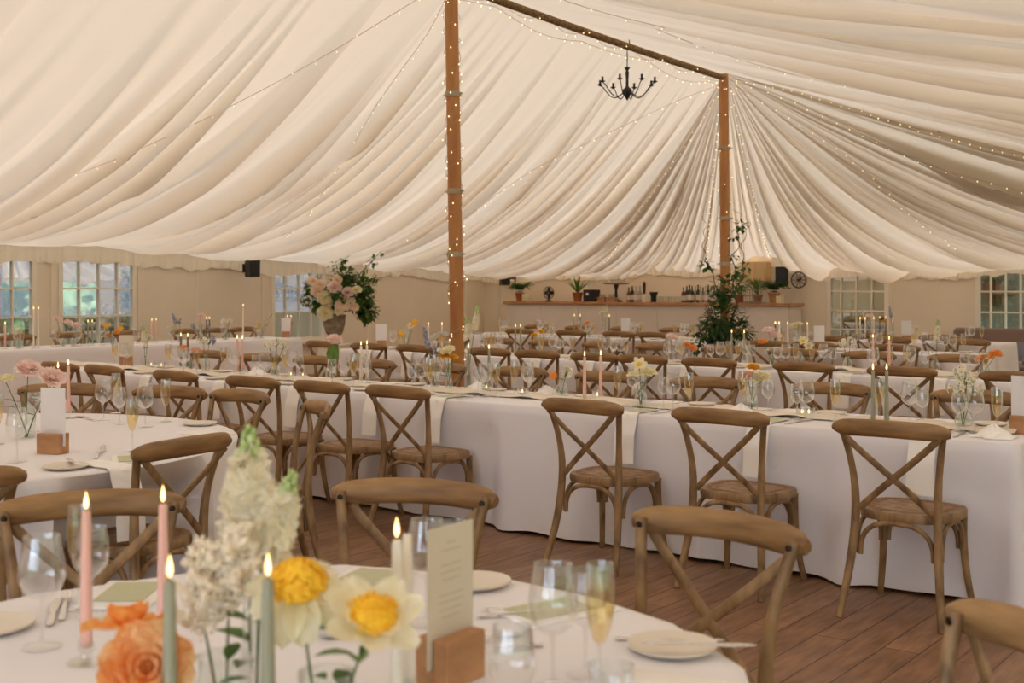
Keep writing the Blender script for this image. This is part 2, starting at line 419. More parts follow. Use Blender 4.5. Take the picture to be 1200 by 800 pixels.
# fold lines: (position u, width, depth, drift)
folds = []
u = 0
while u < TOT:
    side = 0 if u < segL-5 else (1 if u < segL+segE+2 else 2)
    sc = (1.25, .85, 1.0)[side]
    deep = random.random() < (.5, .55, .35)[side]
    folds.append((u, random.uniform(.045, .10)*sc*(1.3 if deep else 1.6), random.uniform(.11, .20)*sc if deep else random.uniform(.03, .08)*sc,
                  random.uniform(-.5, .5), random.uniform(0, .25) if deep else random.uniform(0, .6), random.uniform(.85, 1.4), random.choice((-1, 1))))
    u += random.uniform(.09, .30)*sc
FB = {}
for f in folds:
    for k in range(int(f[0]/1.0)-1, int(f[0]/1.0)+2): FB.setdefault(k, []).append(f)
def foldz(u, r):
    h = 0
    for (c, wd, dp, dr, r0, r1, sg) in FB.get(int(u/1.0), ()):
        cc = c+dr*(r-.5)
        if abs(u-cc) > wd*4: continue
        a = smooth(r0-.35, r0+.1, r)*(1-smooth(r1-.2, r1+.15, r)) if r0 > .1 else (1-smooth(r1-.2, r1+.15, r))
        t = (u-cc)/wd
        # asymmetric pleat: sharp on one side
        t *= sg
        s = math.exp(-t*t*(.7 if t > 0 else 9.0))
        h += dp*a*s
    h += .09*mnoise.noise((u*1.3, r*1.0, 3.1))+.03*mnoise.noise((u*3.1, r*1.4, 6.1))+.012*mnoise.noise((u*6.0+r*2, r*1.5, 9.1))
    return h
def liner(u, r, off=0):
    ex, ey = eave(u); rx, ry = ridge_pt(u)
    x = rx+(ex-rx)*r; y = ry+(ey-ry)*r
    rz_ = ridge_z(rx, ry); ez = eave_z(u)
    z = ez+(rz_-ez)*(1-r)**powr(u)
    # soft pull so that eave edge droops between ties
    z -= .05*math.sin(PI*min(1, r))*.5
    return Vector((x, y, z+off))
nu = int(TOT/.024); nr = 46
LV = []
for j in range(nr+1):
    r = (j/nr)**1.0
    for i in range(nu+1):
        u = min(TOT*i/nu, TOT-1e-4)
        p = liner(u, r)
        lf_ = 1-smooth(segL-6, segL-1, u)
        env = min(1, r*2.8)*(1-.35*smooth(.9, 1, r))*(1-.62*lf_*smooth(.45, 1, r))*(1-.6*math.exp(-((u-UB)/.9)**2)*smooth(.5, 1, r)); p.z += .05*lf_*smooth(.5, 1, r)
        p.z -= foldz(u, r)*env
        LV.append(p)
LF = [(j*(nu+1)+i, j*(nu+1)+i+1, (j+1)*(nu+1)+i+1, (j+1)*(nu+1)+i) for j in range(nr) for i in range(nu)]
lm = MB(); lm.v = [tuple(p) for p in LV]; lm.f = LF
ceil = mkobj('ceiling', lm.mesh('ceiling', M_CAN, True)); ceil['kind'] = 'structure'
gb = MB(); NG = 60
def gfn(a, b):
    # unseen gable added at the back end to block direct sun
    if a < .5: p = liner(0, 1-2*a)
    else: p = liner(TOT-1e-4, 2*a-1)
    return (p.x, YB-.01, 2.2+(max(p.z, 2.2)+.03-2.2)*b)
gb.grid(gfn, NG, 4); go_ = mkobj('wall_added_gable', gb.mesh('wall_added_gable', M_WALL)); go_['kind'] = 'structure'
BV = BVHTree.FromPolygons([liner(min(TOT*i/700, TOT-1e-4), j/40) for j in range(41) for i in range(701)],
                          [(j*701+i, j*701+i+1, (j+1)*701+i+1, (j+1)*701+i) for j in range(40) for i in range(700)])
def on_liner(px, py, off=.07):
    d = ray(px, py).normalized(); h = BV.ray_cast(CAM, d)
    return (h[0]-d*off-Vector((0, 0, .02))) if h[0] else None
# pleated valance hanging from the eave
def val_h(u): return .235-.065*smooth(segL, segL+3, u)
va = MB(); nv_ = int(TOT/.022)
def vfn(a, b):
    u = min(a*TOT, TOT-1e-4); ex, ey = eave(u); p = liner(u, 1)
    pl = .012*math.sin(u*48+2*math.sin(u*7))*(.3+b)
    dx, dy = (1, 0) if u < segL else ((0, -1) if u < segL+segE else (-1, 0))
    sc = .02*abs(math.sin(u*PI/.33))
    return (ex+dx*(.03+pl), ey+dy*(.03+pl), p.z-foldz(u, 1)*.2+.03-b*(val_h(u)+sc))
va.grid(vfn, nv_, 6)
vo = mkobj('trim_valance', va.mesh('trim_valance', M_CAN, True)); vo['kind'] = 'structure'
va2 = mat('valance_linen', srgb(252, 244, 226), .85, 'cloth'); vo.data.materials[0] = va2

# ------------------------------------------------------------------ poles, ridge rope, light strings
def make_pole(name, px0, top_px, Z, ztop, label):
    base = at_d(px0, YH, Z); base.z = 0
    tp = at_d(top_px, YH, Z)
    lean = (tp-base); lean.z = 0
    root = empty(name, (base.x, base.y, 0))
    n = 14; prof = [(lean.x*t, lean.y*t, ztop*t) for t in [i/n for i in range(n+1)]]
    part('shaft', MB().tube(prof, [.064-.006*i/n for i in range(n+1)], 20), M_POLE, root)
    for zz in (1.75, 2.3, 3.15):
        if zz < ztop:
            cx, cy = lean.x*zz/ztop, lean.y*zz/ztop
            part('strap', MB().tube([(cx, cy, zz-.022), (cx, cy, zz+.022)], .068, 20).box(cx-.11, cx+.11, cy-.004, cy+.004, zz-.006, zz+.006), M_STRAP, root)
    part('foot', MB().lathe([(.001, 0), (.10, 0), (.10, .02), (.072, .03), (.07, .10), (.001, .10)], 20), M_IRON, root)
    tag(root, label, 'tent pole', 'tent poles')
    return root, Vector((base.x, base.y, 0)), Vector((base.x+lean.x, base.y+lean.y, ztop))
def bulb_mesh():
    return MB().ball((0, 0, 0), .0052, 6, 5, 1.5)
BULB = bulb_mesh().mesh('bulb', M_BULB); BULBD = bulb_mesh().mesh('bulb', M_BULBD)
def light_string(pts, label, spacing=.17, rad=.0024, jitter=.02, maxb=95, group='fairy light strings', dim=False):
    o = mkobj('light_string', MB().tube(pts, rad, 5).mesh('light_string', M_WIRE))
    tag(o, label, 'fairy lights', group)
    # bulbs along
    L = 0; acc = spacing*.5; nb = 0
    tot = sum((Vector(pts[i+1])-Vector(pts[i])).length for i in range(len(pts)-1)); spacing = max(spacing, tot/maxb)
    for i in range(len(pts)-1):
        a = Vector(pts[i]); b = Vector(pts[i+1]); d = (b-a).length
        while acc <= d and nb < maxb:
            p = a.lerp(b, acc/d)+Vector((random.uniform(-jitter, jitter), random.uniform(-jitter, jitter), -abs(random.uniform(0, jitter))-.008))
            mkobj('bulb', BULBD if dim else BULB, o, p); acc += spacing; nb += 1
        acc -= d
    return o
def spiral(b, t, z0, z1, turns, r=.074, ph=0):
    n = int(turns*14); out = []
    for i in range(n+1):
        k = i/n; z = z0+(z1-z0)*k; c = b.lerp(t, z/t.z); a = ph+2*PI*turns*k
        out.append((c.x+r*math.cos(a), c.y+r*math.sin(a), z+.04*math.sin(a*.7)))
    return out
P1, b1, t1 = make_pole('tent_pole', 538, 528.5, 10.46, ZR+.08, 'nearer orange-brown pine tent pole wound with fairy lights, left of centre')
P2, b2, t2 = make_pole('tent_pole', 851, 848, 14.5, ZR-.02, 'farther pine tent pole rising beside the leafy bush before the bar')
light_string(spiral(b1, t1, .8, ZR-.1, 9), 'fairy light string wound around the nearer tent pole', .12)
light_string(spiral(b1, t1, .95, ZR-.1, 8, ph=2.6), 'second fairy light string crossing the first on the nearer tent pole', .13)
light_string(spiral(b2, t2, 1.3, ZR-.1, 7), 'fairy light string wound around the farther tent pole', .14)
# ridge rope between the poles
rp = []
for i in range(41):
    y = YP1-5+i*(YP2-YP1+5)/40
    rp.append((XRG, y, ridge_z(XRG, y)-.07))
rope = mkobj('ridge_rope', MB().tube(rp, .036, 10).mesh('ridge_rope', M_ROPE)); tag(rope, 'thick brown ridge rope running from the upper edge to the farther pole', 'rope')
def wrap(ph, r, y0=YP1-4.8, turns=13):
    return [(XRG+r*math.cos(ph+2*PI*turns*i/260), y0+(YP2-.1-y0)*i/260, ridge_z(XRG, y0+(YP2-.1-y0)*i/260)-.07+r*math.sin(ph+2*PI*turns*i/260)-.02) for i in range(261)]
light_string(wrap(0, .05), 'fairy light string coiled tightly along the ridge rope', .10)
light_string([(x+.12, y, z-.12-.05*abs(math.sin(i*.09))) for i, (x, y, z) in enumerate(wrap(1, .03, turns=4))], 'fairy light string hanging loosely just below the ridge rope', .16)
def pxstring(pxs, label, spacing=.18, sub=8, off=.3, dim=False):
    pts = []
    # catmull through the pixel stops, landed on the liner
    n = len(pxs)
    for i in range(n-1):
        p0 = pxs[max(i-1, 0)]; p1 = pxs[i]; p2 = pxs[i+1]; p3 = pxs[min(i+2, n-1)]
        for k in range(sub):
            t = k/sub
            q = [.5*((2*p1[c])+(-p0[c]+p2[c])*t+(2*p0[c]-5*p1[c]+4*p2[c]-p3[c])*t*t+(-p0[c]+3*p1[c]-3*p2[c]+p3[c])*t**3) for c in (0, 1)]
            h = on_liner(q[0], q[1], off)
            if h: pts.append(h)
    h = on_liner(*pxs[-1], off)
    if h: pts.append(h)
    if len(pts) > 2: light_string(pts, label, spacing, dim=dim)
pxstring([(-30, 238), (50, 215), (150, 178), (270, 122), (385, 60), (480, 2), (520, -20)], 'fairy light string crossing the left ceiling slope, from left edge to nearer pole', .22, dim=True)
pxstring([(308, 291), (350, 262), (400, 190), (445, 115), (500, 38), (524, -8)], 'fairy light string dropping steeply from nearer pole to the left speaker', .16, dim=True)
pxstring([(430, 284), (520, 266), (620, 200), (700, 160), (790, 118), (842, 98)], 'fairy light string from farther pole sweeping left towards the nearer pole')
pxstring([(700, 318), (730, 275), (780, 200), (815, 150), (842, 104)], 'fairy light string dropping from farther pole left of the bar bottles')
pxstring([(828, 305), (832, 250), (838, 180), (845, 105)], 'fairy light string dropping almost straight beside the farther pole, left side')
pxstring([(856, 100), (872, 180), (890, 260), (905, 308)], 'fairy light string dropping almost straight beside the farther pole, right side')
pxstring([(856, 96), (900, 120), (950, 150), (1010, 195), (1080, 260), (1140, 300)], 'fairy light string from farther pole down to the panels beside the right window')
pxstring([(856, 92), (920, 112), (1000, 150), (1090, 192), (1210, 225)], 'middle fairy light string from farther pole to the right picture edge')
pxstring([(856, 90), (930, 104), (1010, 128), (1100, 156), (1210, 183)], 'upper dense fairy light string from farther pole to the right picture edge', .12)
pxstring([(640, -10), (700, 10), (780, 30), (860, 48), (1000, 66), (1100, 80), (1210, 97)], 'icicle light string along the right ceiling slope, topmost', .35, dim=True)
pxstring([(760, 28), (850, 62), (960, 92), (1080, 112), (1210, 132)], 'fairy light string on the right ceiling slope below the topmost one', .35, dim=True)

# ------------------------------------------------------------------ chandelier
ch_p = Vector((XRG, at_x(735, 100, XRG).y, 0))
zc = at_x(735, 118, XRG).z; Zc = -SN*ch_p.x+CS*ch_p.y; k = Zc/F
root = empty('chandelier', (ch_p.x, ch_p.y, zc))
tag(root, 'black iron chandelier hanging from the ridge rope between the two poles', 'chandelier')
mb = MB().lathe([(.002, 0), (.012, .015), (.03, .05), (.055, .09), (.05, .12), (.03, .135), (.016, .15), (.014, .22), (.02, .30), (.012, .32), (.018, .33), (.03, .345), (.03, .352), (.004, .36)], 16)
part('centre_column', mb, M_IRON, root)
top = ridge_z(XRG, ch_p.y)-.07-zc
cm = MB()
nlk = max(6, int((top-.36)/.028))
for i in range(nlk):
    z = .365+(top-.37)*(i+.5)/nlk; a = i % 2*PI/2
    cm.tube([(math.cos(a)*.007*math.cos(t), math.sin(a)*.007*math.cos(t), z+.02*math.sin(t)) for t in [2*PI*q/8 for q in range(9)]], .002, 4, False)
cm.tube([(0, 0, .36), (0, 0, top)], .0025, 5); part('chain', cm, M_IRON, root)
part('hook', MB().tube([(0, 0, top-.02), (.03, 0, top+.02), (.02, 0, top+.10), (-.03, 0, top+.10), (-.045, 0, top+.03)], .006, 6), M_IRON, root)
for i in range(8):
    a = 2*PI*i/8+.3; ca, sa = math.cos(a), math.sin(a)
    pth = []
    for q in range(15):
        t = q/14; rr = .03+.27*t; z = .10-.07*math.sin(PI*min(1, t*1.15))+.08*t**2.5
        pth.append((ca*rr, sa*rr, z))
    R, zt = .30, pth[-1][2]
    arm = part('arm', MB().tube(pth, .0055, 6), M_IRON, root)
    part('candle_cup', MB().lathe([(.001, zt-.012), (.010, zt-.008), (.03, zt+.005), (.03, zt+.010), (.012, zt+.012), (.012, zt+.055), (.001, zt+.056)], 12, (ca*R, sa*R, 0)), M_IRON, arm)

# ------------------------------------------------------------------ cross-back chair
def arc(p, q, bulge, n=10):
    p = Vector(p); q = Vector(q); b = Vector(bulge)
    return [p.lerp(q, i/n)+b*math.sin(PI*i/n) for i in range(n+1)]
def bez(P, n=12):
    P = [Vector(p) for p in P]; out = []
    for i in range(n+1):
        t = i/n; Q = P[:]
        while len(Q) > 1: Q = [Q[k].lerp(Q[k+1], t) for k in range(len(Q)-1)]
        out.append(Q[0])
    return out
def seat_outline(s=1.0, n=40):
    out = []
    for i in range(n):
        a = 2*PI*i/n; c, si = math.cos(a), math.sin(a)
        e = .62
        x = math.copysign(abs(c)**e, c); y = math.copysign(abs(si)**e, si)
        wx = .215+.022*y
        out.append((x*wx*s, y*.205*s))
    return out
def make_chair():
    t = empty('cross_back_chair')
    o = seat_outline()
    def lp(s, z): return [(x*s, y*s, z) for x, y in o]
    part('seat', MB().loops([lp(.90, .424), lp(.985, .428), lp(1, .440), lp(1, .458), lp(.98, .468), lp(.86, .469)], True), M_WOOD, t)
    def fn(a, b):
        th = 2*PI*a; r = b; i = a*40; i0 = int(i) % 40
        x, y = o[i0]; rr = .86*r
        z = .4705-.004*(1-r*r)+.0010*math.sin((x*rr)*420)*math.sin((y*rr)*420)
        return (x*rr, y*rr, z)
    part('woven_panel', MB().grid(fn, 40, 12, True), M_RATTAN, t)
    for s in (-1, 1):     # bent rear leg and back post in one piece
        p = bez([(s*.222, -.30, 0), (s*.190, -.215, .25), (s*.165, -.185, .46), (s*.172, -.19, .62), (s*.225, -.27, .845)], 18)
        rl = part('rear_leg', MB().tube(p, [.0155+.0045*math.sin(PI*min(1, i/14)) for i in range(19)], 10), M_WOOD, t)
        p = bez([(s*.215, .215, 0), (s*.178, .165, .20), (s*.182, .165, .436)], 10)
        part('front_leg', MB().tube(p, [.0145+.005*(i/10) for i in range(11)], 10), M_WOOD, t)
    # top rail: bowed board
    n = 22; path = []; wd = []
    for i in range(n+1):
        q = -1+2*i/n; path.append((q*.255, -.285-.055*(1-q*q)+.012, .836+.012*(1-q*q))); wd.append(.076*(1-.55*abs(q)**9))
    tr = part('top_rail', MB().strap(path, wd, .026, (0, 1, .12), .42), M_RAIL, t)
    for s in (-1, 1):
        part('bolt', MB().lathe([(.001, 0), (.009, 0), (.009, .003), (.005, .005), (.001, .005)], 10).xf(Matrix.Translation((s*.218, -.252, .832)) @ Matrix.Rotation(-PI/2, 4, 'X')), M_BOLT, tr)
    for s in (-1, 1):     # crossed back straps
        y0 = -.30 if s > 0 else -.292
        p = bez([(s*.212, y0+.005, .815), (s*.10, -.275, .70), (-s*.06, -.225, .58), (-s*.160, -.208, .475)], 14)
        part('cross_brace', MB().strap(p, .030, .010, (0, 1, .2)), M_WOOD, t)
    # bentwood arches under the seat
    for (ax, ay, bx_, by) in ((-.178, -.20, .178, -.20), (-.178, .17, .178, .17), (-.186, -.19, -.186, .16), (.186, -.19, .186, .16)):
        a = Vector((ax, ay, .27)); b = Vector((bx_, by, .27)); pth = []
        for i in range(17):
            q = i/16; e = a.lerp(b, .5-.5*math.copysign(abs(math.cos(PI*q))**.75, math.cos(PI*q)))
            ins = .90
            m_ = a.lerp(b, .5); e = m_+(e-m_)*ins
            e.z = .27+.150*math.sin(PI*q)**.72; pth.append(e)
        part('under_brace', MB().tube(pth, .0115, 8), M_WOOD, t)
    return t
def chair(p, face, base, where, side, group):
    """p = point under the top rail, face = direction the sitter looks"""
    f = Vector((face[0], face[1], 0)).normalized()
    loc = Vector((p[0], p[1], 0))+f*.325
    SEATS.append((loc.x, loc.y, f.x, f.y))
    rz = math.atan2(-f.x, f.y)
    o = use('chair', make_chair, loc, rz)
    return reg(o, base, where, 'chair', group, (p[0], p[1], .86), side)

# ------------------------------------------------------------------ tables and cloths
def rounded_rect(cx, cy, hx, hy, rot, r, n=6):
    out = []
    for (sx, sy, a0) in ((1, 1, 0), (-1, 1, PI/2), (-1, -1, PI), (1, -1, 1.5*PI)):
        for i in range(n+1):
            a = a0+PI/2*i/n; out.append((sx*(hx-r)+r*math.cos(a), sy*(hy-r)+r*math.sin(a)))
    c, s = math.cos(rot), math.sin(rot)
    return [(cx+x*c-y*s, cy+x*s+y*c) for x, y in out]
def resample(o, step):
    pts = [Vector((x, y)) for x, y in o]; out = []
    n = len(pts)
    for i in range(n):
        a, b = pts[i], pts[(i+1) % n]; d = (b-a).length; k = max(1, int(d/step))
        for j in range(k): out.append(a.lerp(b, j/k))
    return out
def cloth_mesh(outline, zt=.757, zb=.012, amp=.03, seed=0, step=.04, flare=.05):
    o = resample(outline, step); n = len(o); rnd = random.Random(seed)
    nrm = []
    for i in range(n):
        t = o[(i+1) % n]-o[i-1]; nrm.append(Vector((t.y, -t.x)).normalized())
    L = 0; arcs = []
    for i in range(n): arcs.append(L); L += (o[(i+1) % n]-o[i]).length
    ph = [rnd.uniform(0, 6.28) for _ in range(6)]
    def wav(s):
        # periodic along the perimeter
        k1 = max(1, round(L/.75)); k2 = max(1, round(L/.42)); k3 = max(1, round(L/1.9))
        q = 2*PI*s/L
        return .5*math.sin(q*k1+ph[0]+1.3*math.sin(q*k3+ph[1]))+.3*math.sin(q*k2+ph[2]+math.sin(q*k3*2+ph[3]))
    mb = MB(); loops = []
    cx = sum(p.x for p in o)/n; cy = sum(p.y for p in o)/n
    for sc in (.02, .35, .7, .9, .97): loops.append([(cx+(p.x-cx)*sc, cy+(p.y-cy)*sc, zt) for p in o])
    loops.append([(p.x, p.y, zt-.001) for p in o])
    loops.append([(p.x+q.x*.008, p.y+q.y*.008, zt-.008) for p, q in zip(o, nrm)])
    for i in range(1, 15):
        t = i/14; z = zt-.01-(zt-.01-zb)*t
        out = []
        for k_, (p, q) in enumerate(zip(o, nrm)):
            off = .010+flare*t**.8+amp*wav(arcs[k_])*t**1.1
            crease = -.006*math.exp(-((z-.52)/.010)**2)-.006*math.exp(-((z-.27)/.010)**2)
            out.append((p.x+q.x*(off+crease), p.y+q.y*(off+crease), z+(.010*wav(arcs[k_]+.3) if i == 14 else 0)+(.006 if i == 14 else 0)))
        loops.append(out)
    mb.loops(loops, False)
    return mb
def make_table(outline, cx, cy, legs, label, clabel, seed, name='dining_table', amp=.03, zb=.012, flare=.05, extra=0):
    t = empty(name, (cx, cy, 0)); tag(t, label, 'table')
    o = [((cx+(x-cx)*1.0)-cx, (y-cy)) for x, y in outline]
    ins = .985
    part('tabletop', MB().loops([[(x*ins, y*ins, z) for x, y in o] for z in (.720, .752)]), M_OAK, t, False)
    for lx, ly in legs:
        part('leg', MB().box(lx-cx-.025, lx-cx+.025, ly-cy-.025, ly-cy+.025, 0, .72), M_OAK, t, False)
    # outline must be counter-clockwise
    c = mkobj('tablecloth', None) if False else None
    CLOTHS.append((outline, seed, amp, zb, flare, clabel))
    return t
CLOTHS = []; SEATS = []
def lay_cloths():
    for outline, seed, amp, zb, flare, lab in CLOTHS:
        mb = cloth_mesh(outline, seed=seed, amp=amp, zb=zb, flare=flare, zt=.757)
        xs = [p[0] for p in outline]; ys = [p[1] for p in outline]
        near = [s_ for s_ in SEATS if min(xs)-.6 < s_[0] < max(xs)+.6 and min(ys)-.6 < s_[1] < max(ys)+.6]
        out = []
        for (x, y, z) in mb.v:
            k = smooth(.745, .50, z) if z < .745 else 0
            if k > 0:
                for (cx, cy, fx, fy) in near:
                    dx, dy = x-cx, y-cy; ly = dx*fx+dy*fy; lx = dx*fy-dy*fx
                    if -.45 < ly < .27 and abs(lx) < .42:
                        pu = (.27-ly)*smooth(.42, .26, abs(lx))*k; x += fx*pu; y += fy*pu
            out.append((x, y, z))
        mb.v = out
        c = mkobj('tablecloth', mb.mesh('tablecloth', M_CLOTH)); tag(c, lab, 'tablecloth')
ZTAB = .7575
AR = -.022       # yaw of the long middle table
BR = -.065
class Row:
    """a long table: local u along it, v across it (0 = near edge)"""
    def __init__(s, x0, y0, x1, rot, width): s.x0, s.y0, s.x1, s.rot, s.w = x0, y0, x1, rot, width
    def pt(s, x, v, z=ZTAB): return Vector((x-v*math.sin(s.rot), s.y0+(x-s.x0)*math.tan(s.rot)+v*math.cos(s.rot), z))
def row_table(R, xa, xb, label, clabel, seed, **kw):
    m = R.pt((xa+xb)/2, R.w/2, 0); hx = abs(xb-xa)/2/math.cos(R.rot)
    o = rounded_rect(m.x, m.y, hx, R.w/2, R.rot, kw.pop('r', .03))
    c, s_ = math.cos(R.rot), math.sin(R.rot)
    legs = [(m.x+a*(hx-.2)*c-b*(R.w/2-.2)*s_, m.y+a*(hx-.2)*s_+b*(R.w/2-.2)*c) for a in (-1, 1) for b in (-1, 1)]
    return make_table(o, m.x, m.y, legs, label, clabel, seed, **kw)
RA = Row(-1.45, 5.63, -10.1, AR, .76)
RB = Row(-2.3, 9.20, -9.9, BR, .76)
RC = Row(-7.3, 14.0, -11.6, 0, .8)
RC2 = Row(-3.7, 12.5, -6.0, -.05, .8)
RD = Row(-4.2, 15.35, -6.1, 0, .9)
row_table(RA, -1.45, -4.52, 'long middle table, its right half under white linen', 'white tablecloth on right half of the long middle table, reaching the floor', 1, amp=.022)
row_table(RA, -4.50, -10.1, 'long middle table, its left half under white linen', 'white tablecloth on left half of the long middle table behind six near chairs', 2, amp=.016)
row_table(RB, -1.2, -5.6, 'second long table, its right half, behind the middle table', 'white tablecloth on right half of the second long table', 3, amp=.02)
row_table(RB, -5.63, -9.9, 'second long table, its left half, behind the nearer pole', 'white tablecloth on left half of the second long table', 4, amp=.02)
row_table(RC, -7.3, -11.6, 'far dining table in front of the bar, left of the bush', 'white tablecloth on far table in front of the bar', 5)
row_table(RC2, -3.7, -6.0, 'far dining table right of the leafy bush, behind second long table', 'white tablecloth on far table right of the leafy bush', 6)
row_table(RD, -4.2, -6.1, 'small far table before the grid window, right of the bar', 'bluish white tablecloth on small far table before the grid window', 7)
# table along the left wall
LX0, LX1, LY0, LY1 = -13.35, -12.55, 5.6, 11.55
make_table(rounded_rect((LX0+LX1)/2, (LY0+LY1)/2, (LX1-LX0)/2, (LY1-LY0)/2, 0, .03), (LX0+LX1)/2, (LY0+LY1)/2,
           [(LX0+.2, LY0+.2), (LX1-.2, LY0+.2), (LX0+.2, LY1-.2), (LX1-.2, LY1-.2)], 'long table standing along the left wall windows', 'white tablecloth on the table along the left wall', 8)
# round table at left
CL = Vector((-5.3, 2.7)); RLR = 1.30
make_table([(CL.x+RLR*math.cos(2*PI*i/60), CL.y+RLR*math.sin(2*PI*i/60)) for i in range(60)], CL.x, CL.y,
           [(CL.x+.7*a, CL.y+.7*b) for a in (-1, 1) for b in (-1, 1)], 'large round dining table at the left picture edge', 'white tablecloth over the large round table at left', 9, amp=.045, flare=.03)
# foreground table
CF = Vector((-1.5, 1.0))
fo = [(-1.0, 2.0), (-1.24, 2.17), (-1.49, 2.245), (-1.76, 2.265), (-2.16, 2.13), (-2.40, 1.83), (-2.51, 1.5), (-2.50, 1.1), (-2.42, .65), (-2.15, .25), (-1.75, 0), (-1.4, -.02), (-1.0, .1), (-.68, .4), (-.58, .8), (-.64, 1.25), (-.80, 1.68)]
make_table(fo, CF.x, CF.y, [(CF.x+.55*a, CF.y+.55*b) for a in (-1, 1) for b in (-1, 1)], 'round dining table in the foreground', 'white tablecloth on the foreground table', 10, amp=.03, flare=.03)

# ------------------------------------------------------------------ tableware
def lathe_obj(name, prof, m, parent=None, n=24, caps=False):
    return mkobj(name, MB().lathe(prof, n, caps=caps).mesh(name, m), parent)
def make_goblet():      # large wine glass
    t = empty('wine_glass')
    lathe_obj('bowl', [(.006, .092), (.020, .098), (.036, .112), (.044, .132), (.0435, .155), (.038, .185), (.033, .215), (.0338, .216), (.0385, .186)], M_GLASS, t)
    lathe_obj('stem', [(.006, .094), (.0042, .080), (.0038, .03), (.006, .010), (.036, .003), (.038, .001), (.001, 0)], M_GLASS, t, 20)
    return t
def make_small_goblet():
    t = empty('wine_glass')
    lathe_obj('bowl', [(.005, .085), (.018, .092), (.031, .108), (.036, .128), (.034, .155), (.0285, .188), (.029, .189), (.0345, .156)], M_GLASS, t)
    lathe_obj('stem', [(.005, .087), (.0038, .07), (.0036, .03), (.006, .009), (.032, .003), (.034, .001), (.001, 0)], M_GLASS, t, 20)
    return t
def make_flute():
    t = empty('champagne_flute')
    lathe_obj('bowl', [(.004, .080), (.012, .090), (.021, .118), (.0255, .150), (.026, .180), (.023, .222), (.0235, .223), (.0265, .181)], M_GLASS, t)
    lathe_obj('champagne', [(.001, .084), (.011, .092), (.0195, .118), (.0240, .150), (.0245, .184), (.001, .1842)], M_CHAMP, t, 20)
    lathe_obj('stem', [(.004, .082), (.0036, .07), (.0034, .02), (.006, .008), (.030, .003), (.032, .001), (.001, 0)], M_GLASS, t, 20)
    return t
def make_tumbler():
    t = empty('tumbler')
    lathe_obj('wall', [(.001, .003), (.028, .003), (.030, .006), (.036, .095), (.0368, .095), (.031, .004), (.03, 0), (.001, 0)], M_GLASS, t)
    lathe_obj('drink', [(.001, .008), (.029, .008), (.0325, .05), (.001, .0505)], M_CHAMP, t)
    return t
def make_plate():
    o = lathe_obj('side_plate', [(.001, .004), (.05, .004), (.068, .008), (.082, .014), (.086, .0155), (.086, .012), (.07, .004), (.05, 0), (.001, 0)], M_PLATE, None, 32)
    return o
def flat_cutlery(kind):
    t = MB(); 
    if kind == 'knife':
        pr = [(0, .004), (.01, .0065), (.05, .007), (.09, .0055), (.10, .005), (.11, .008), (.18, .010), (.205, .007), (.215, .001)]
    elif kind == 'fork':
        pr = [(0, .005), (.01, .007), (.04, .005), (.12, .0035), (.14, .006), (.155, .0115), (.163, .012)]
    else:
        pr = [(0, .005), (.01, .007), (.04, .005), (.12, .0035), (.135, .008), (.15, .017), (.17, .0205), (.19, .015), (.197, .002)]
    path = []; L = []
    for y, wd in pr:
        z = .004+(.007*math.sin(PI*min(1, y/.2)) if kind != 'knife' else 0.001)
        if kind == 'spoon' and y > .13: z -= .004*math.sin(PI*(y-.13)/.067)
        L.append([(-wd, y, z-.0008), (wd, y, z-.0008), (wd, y, z+.0012), (-wd, y, z+.0012)])
    t.loops(L)
    if kind == 'fork':
        for x in (-.0095, -.0032, .0032, .0095):
            t.loops([[(x-.0016, y, .008+dz), (x+.0016, y, .008+dz), (x+.0016, y, .0096+dz), (x-.0016, y, .0096+dz)] for y, dz in ((.160, 0), (.18, .001), (.205, .004))])
    return t
def make_fork(): return mkobj('fork', flat_cutlery('fork').mesh('fork', M_SILVER))
def make_knife(): return mkobj('knife', flat_cutlery('knife').mesh('knife', M_SILVER))
def make_spoon(): return mkobj('spoon', flat_cutlery('spoon').mesh('spoon', M_SILVER))
def make_napkin_drape():
    # local: lies from y=+.20 to edge y=0, hangs below
    mb = MB(); n = 26
    def fn(a, b):
        s_ = b*.50-.22; x = (a-.5)*.125
        if s_ < 0: return (x, -s_, .003+.002*math.sin(a*9))
        if s_ < .03: q = s_/.03*PI/2; return (x, -.022*math.sin(q), .003-.022*(1-math.cos(q)))
        return (x*(1+.04*b), -.022-.030*min(1, (s_-.03)/.1)-.06*(s_-.03), .003-.022-(s_-.03)+.002*math.sin(a*7+1))
    def top(a, b):
        p = fn(a, b); return p
    mb.grid(fn, 7, n)
    mb2 = MB(); mb2.grid(lambda a, b: (fn(a, b)[0], fn(a, b)[1]-.004 if b > .44 else fn(a, b)[1], fn(a, b)[2]+(.004 if b < .5 else 0)), 7, n)
    mb.merge(mb2)
    return mkobj('napkin', mb.mesh('napkin', M_NAP))
def make_napkin_flat():
    t = MB().box(-.08, .08, -.12, .12, 0, .006, .002)
    return mkobj('napkin', t.mesh('napkin', M_NAP))
def make_place_card():
    return mkobj('menu_card', MB().box(-.055, .055, -.085, .085, .0, .0015).mesh('menu_card', M_SAGE, False))
def make_heap():
    # crumpled napkin heap
    def fn(a, b):
        r = .085*(1-b)**.8+.001; th = 2*PI*a
        nz = mnoise.noise((math.cos(th)*1.7+4, math.sin(th)*1.7, b*2.5))
        return (r*math.cos(th)*(1+.5*nz), r*math.sin(th)*(1+.5*nz), .002+.055*b*(1+.5*mnoise.noise((math.cos(th)*2, math.sin(th)*2, 7+b*2))))
    return mkobj('napkin', MB().grid(fn, 28, 10, True).mesh('napkin', M_NAP))
